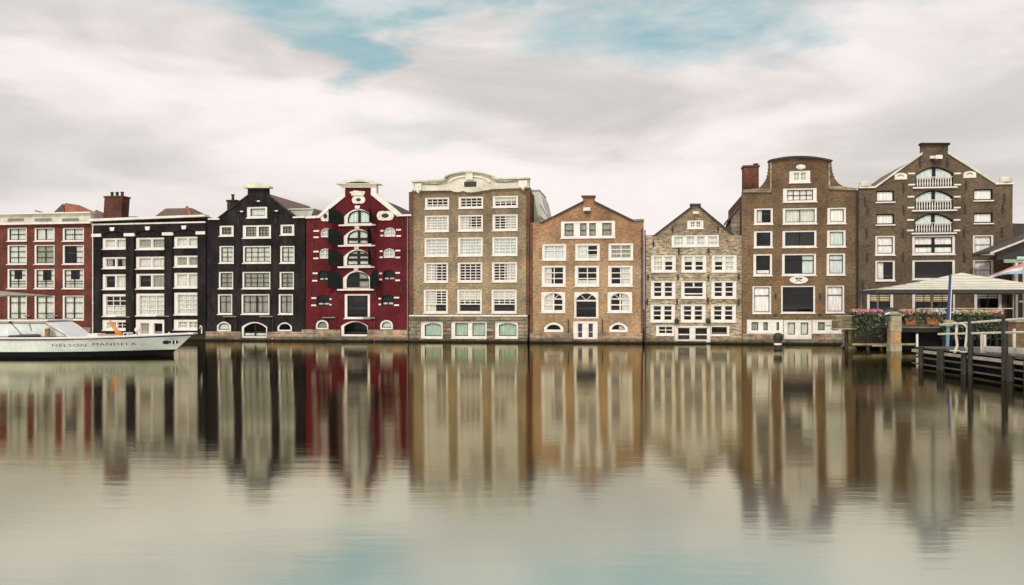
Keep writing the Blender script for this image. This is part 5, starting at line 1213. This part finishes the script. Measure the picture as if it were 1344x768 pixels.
m = MB(); m.box(jx(JY1) - .0, jx(JY1) + jw, -.05, .05, .68, .80); m.box(jx(JY1), jx(JY1) + jw, -.04, .04, .4, .47); m.build('end_stringer', wood_grey, je)
def ypx(px):   # distance at which the jetty edge meets photo column px
    k = (px - 672) / F; return (JX - .045 * 31) / (k - .045)
for px, zt, r in [(1211.5, .98, .13), (1236, .98, .14), (1239, .98, .12), (1268.5, .98, .15), (1276.5, 2.42, .11), (1321.5, 2.42, .12), (1329, .98, .16), (1352, .98, .15)]:
    Y = ypx(px); m = MB(); m.tube((jx(Y) - .08, Y - JY1, -.8), (jx(Y) - .08, Y - JY1, zt), r, r * .95, 10); m.build('pile', wood_dark, je)
for Y in (33, 37, 40.8):
    m = MB(); m.tube((jx(Y) + jw - .1, Y - JY1, -.8), (jx(Y) + jw - .1, Y - JY1, JZ - .07), .13); m.build('pile', wood_dark, je)
for px0, z0_, px1, z1_ in [(1236, 2.05, 1350, 2.42), (1234, 1.62, 1350, 1.92)]:
    Ya, Yb = ypx(px0), ypx(px1); m = MB(); m.tube((jx(Ya) - .08, Ya - JY1, z0_), (jx(Yb) - .08, Yb - JY1, z1_), .045, .045, 8); m.build('handrail', pale_rail, je)
Ya, Yb = ypx(1279), ypx(1350)
m = MB(); m.quadloop([(jx(Ya) + .35, Ya - JY1, 1.22), (jx(Yb) + .35, Yb - JY1, 1.30), (jx(Yb) + .35, Yb - JY1, 1.06), (jx(Ya) + .35, Ya - JY1, 1.0), (jx(Ya) + .45, Ya - JY1, 1.22), (jx(Yb) + .45, Yb - JY1, 1.30), (jx(Yb) + .45, Yb - JY1, 1.06), (jx(Ya) + .45, Ya - JY1, 1.0)], [(0, 1, 2, 3), (4, 7, 6, 5), (0, 4, 5, 1), (3, 2, 6, 7), (0, 3, 7, 4), (1, 5, 6, 2)]); m.build('kickboard', pale_rail, je)
for px, zt in [(1284, 1.75), (1288, 1.7), (1313, 1.72), (1327, 2.0)]:
    Y = ypx(px) + .5; m = MB(); m.tube((jx(Y) + .4, Y - JY1, JZ), (jx(Y) + .4, Y - JY1, zt), .06); m.build('rail_post', pale_rail, je)
# white curved ladder rails at the jetty edge
for i, (px, lab) in enumerate([(1258, 'left one of two white bowed ladder rails on the jetty edge, upright'), (1272, 'right one of two white bowed ladder rails on the jetty edge, bending away')]):
    Y = ypx(px); o = empty('ladder_rail', (JX + jx(Y) - .1, Y, JZ + .003), lab, 'ladder rail', 0, 'white ladder rails on the jetty')
    sx = 1 if i else -1
    pts = [(-.12 * sx * -1 if i else -.1, -.05, -.06), (-.05 * sx, 0, .25), (0, 0, .7), (.03, 0, 1.05), (.08 * -sx, .1, 1.2), (.1 * -sx, .35, 1.22)]
    m = MB(); m.path([Vector(p_) for p_ in pts], .055, 8); m.build('rail', pale_rail, o)
    m = MB(); m.box(-.22, .1, -.12, .12, 0.0, .05); m.build('foot', pale_rail, o)
# brick gate pier at the right edge behind the jetty
q = at(1338, 452, 48.0); o = empty('brick_pier', (q.x, q.y, 0), 'square buff brick pier behind the jetty rail at the right edge', 'pier')
m = MB(); m.box(-.42, .42, -.4, .4, -.5, 2.0); m.build('shaft', BR['h8'], o); m = MB(); m.box(-.5, .5, -.48, .48, 2.003, 2.2); m.build('cap', concrete, o)
# plant on the brick pier, dark shrub under the boxes
q = at(1285, 430, TY0 - .8); o = empty('trailing_plant', (q.x, q.y + .45, 1.0), 'loose dark shrub trailing below the yellow and orange flower boxes', 'plant')
leaves(1100, -2.2, 2.6, -.3, .5, -.25, 1.0, .06, .16).build('leaves', leafm, o)
leaves(140, -2.2, 2.6, -.35, .1, -.1, .9, .04, .12).build('pale_leaves', leafl, o)
m = MB()
for k in range(9): m.tube((-2 + k * .42, 0, -.9), (-2 + k * .42 + .15, -.05, .5), .018)
m.build('stems', wood_dark, o)
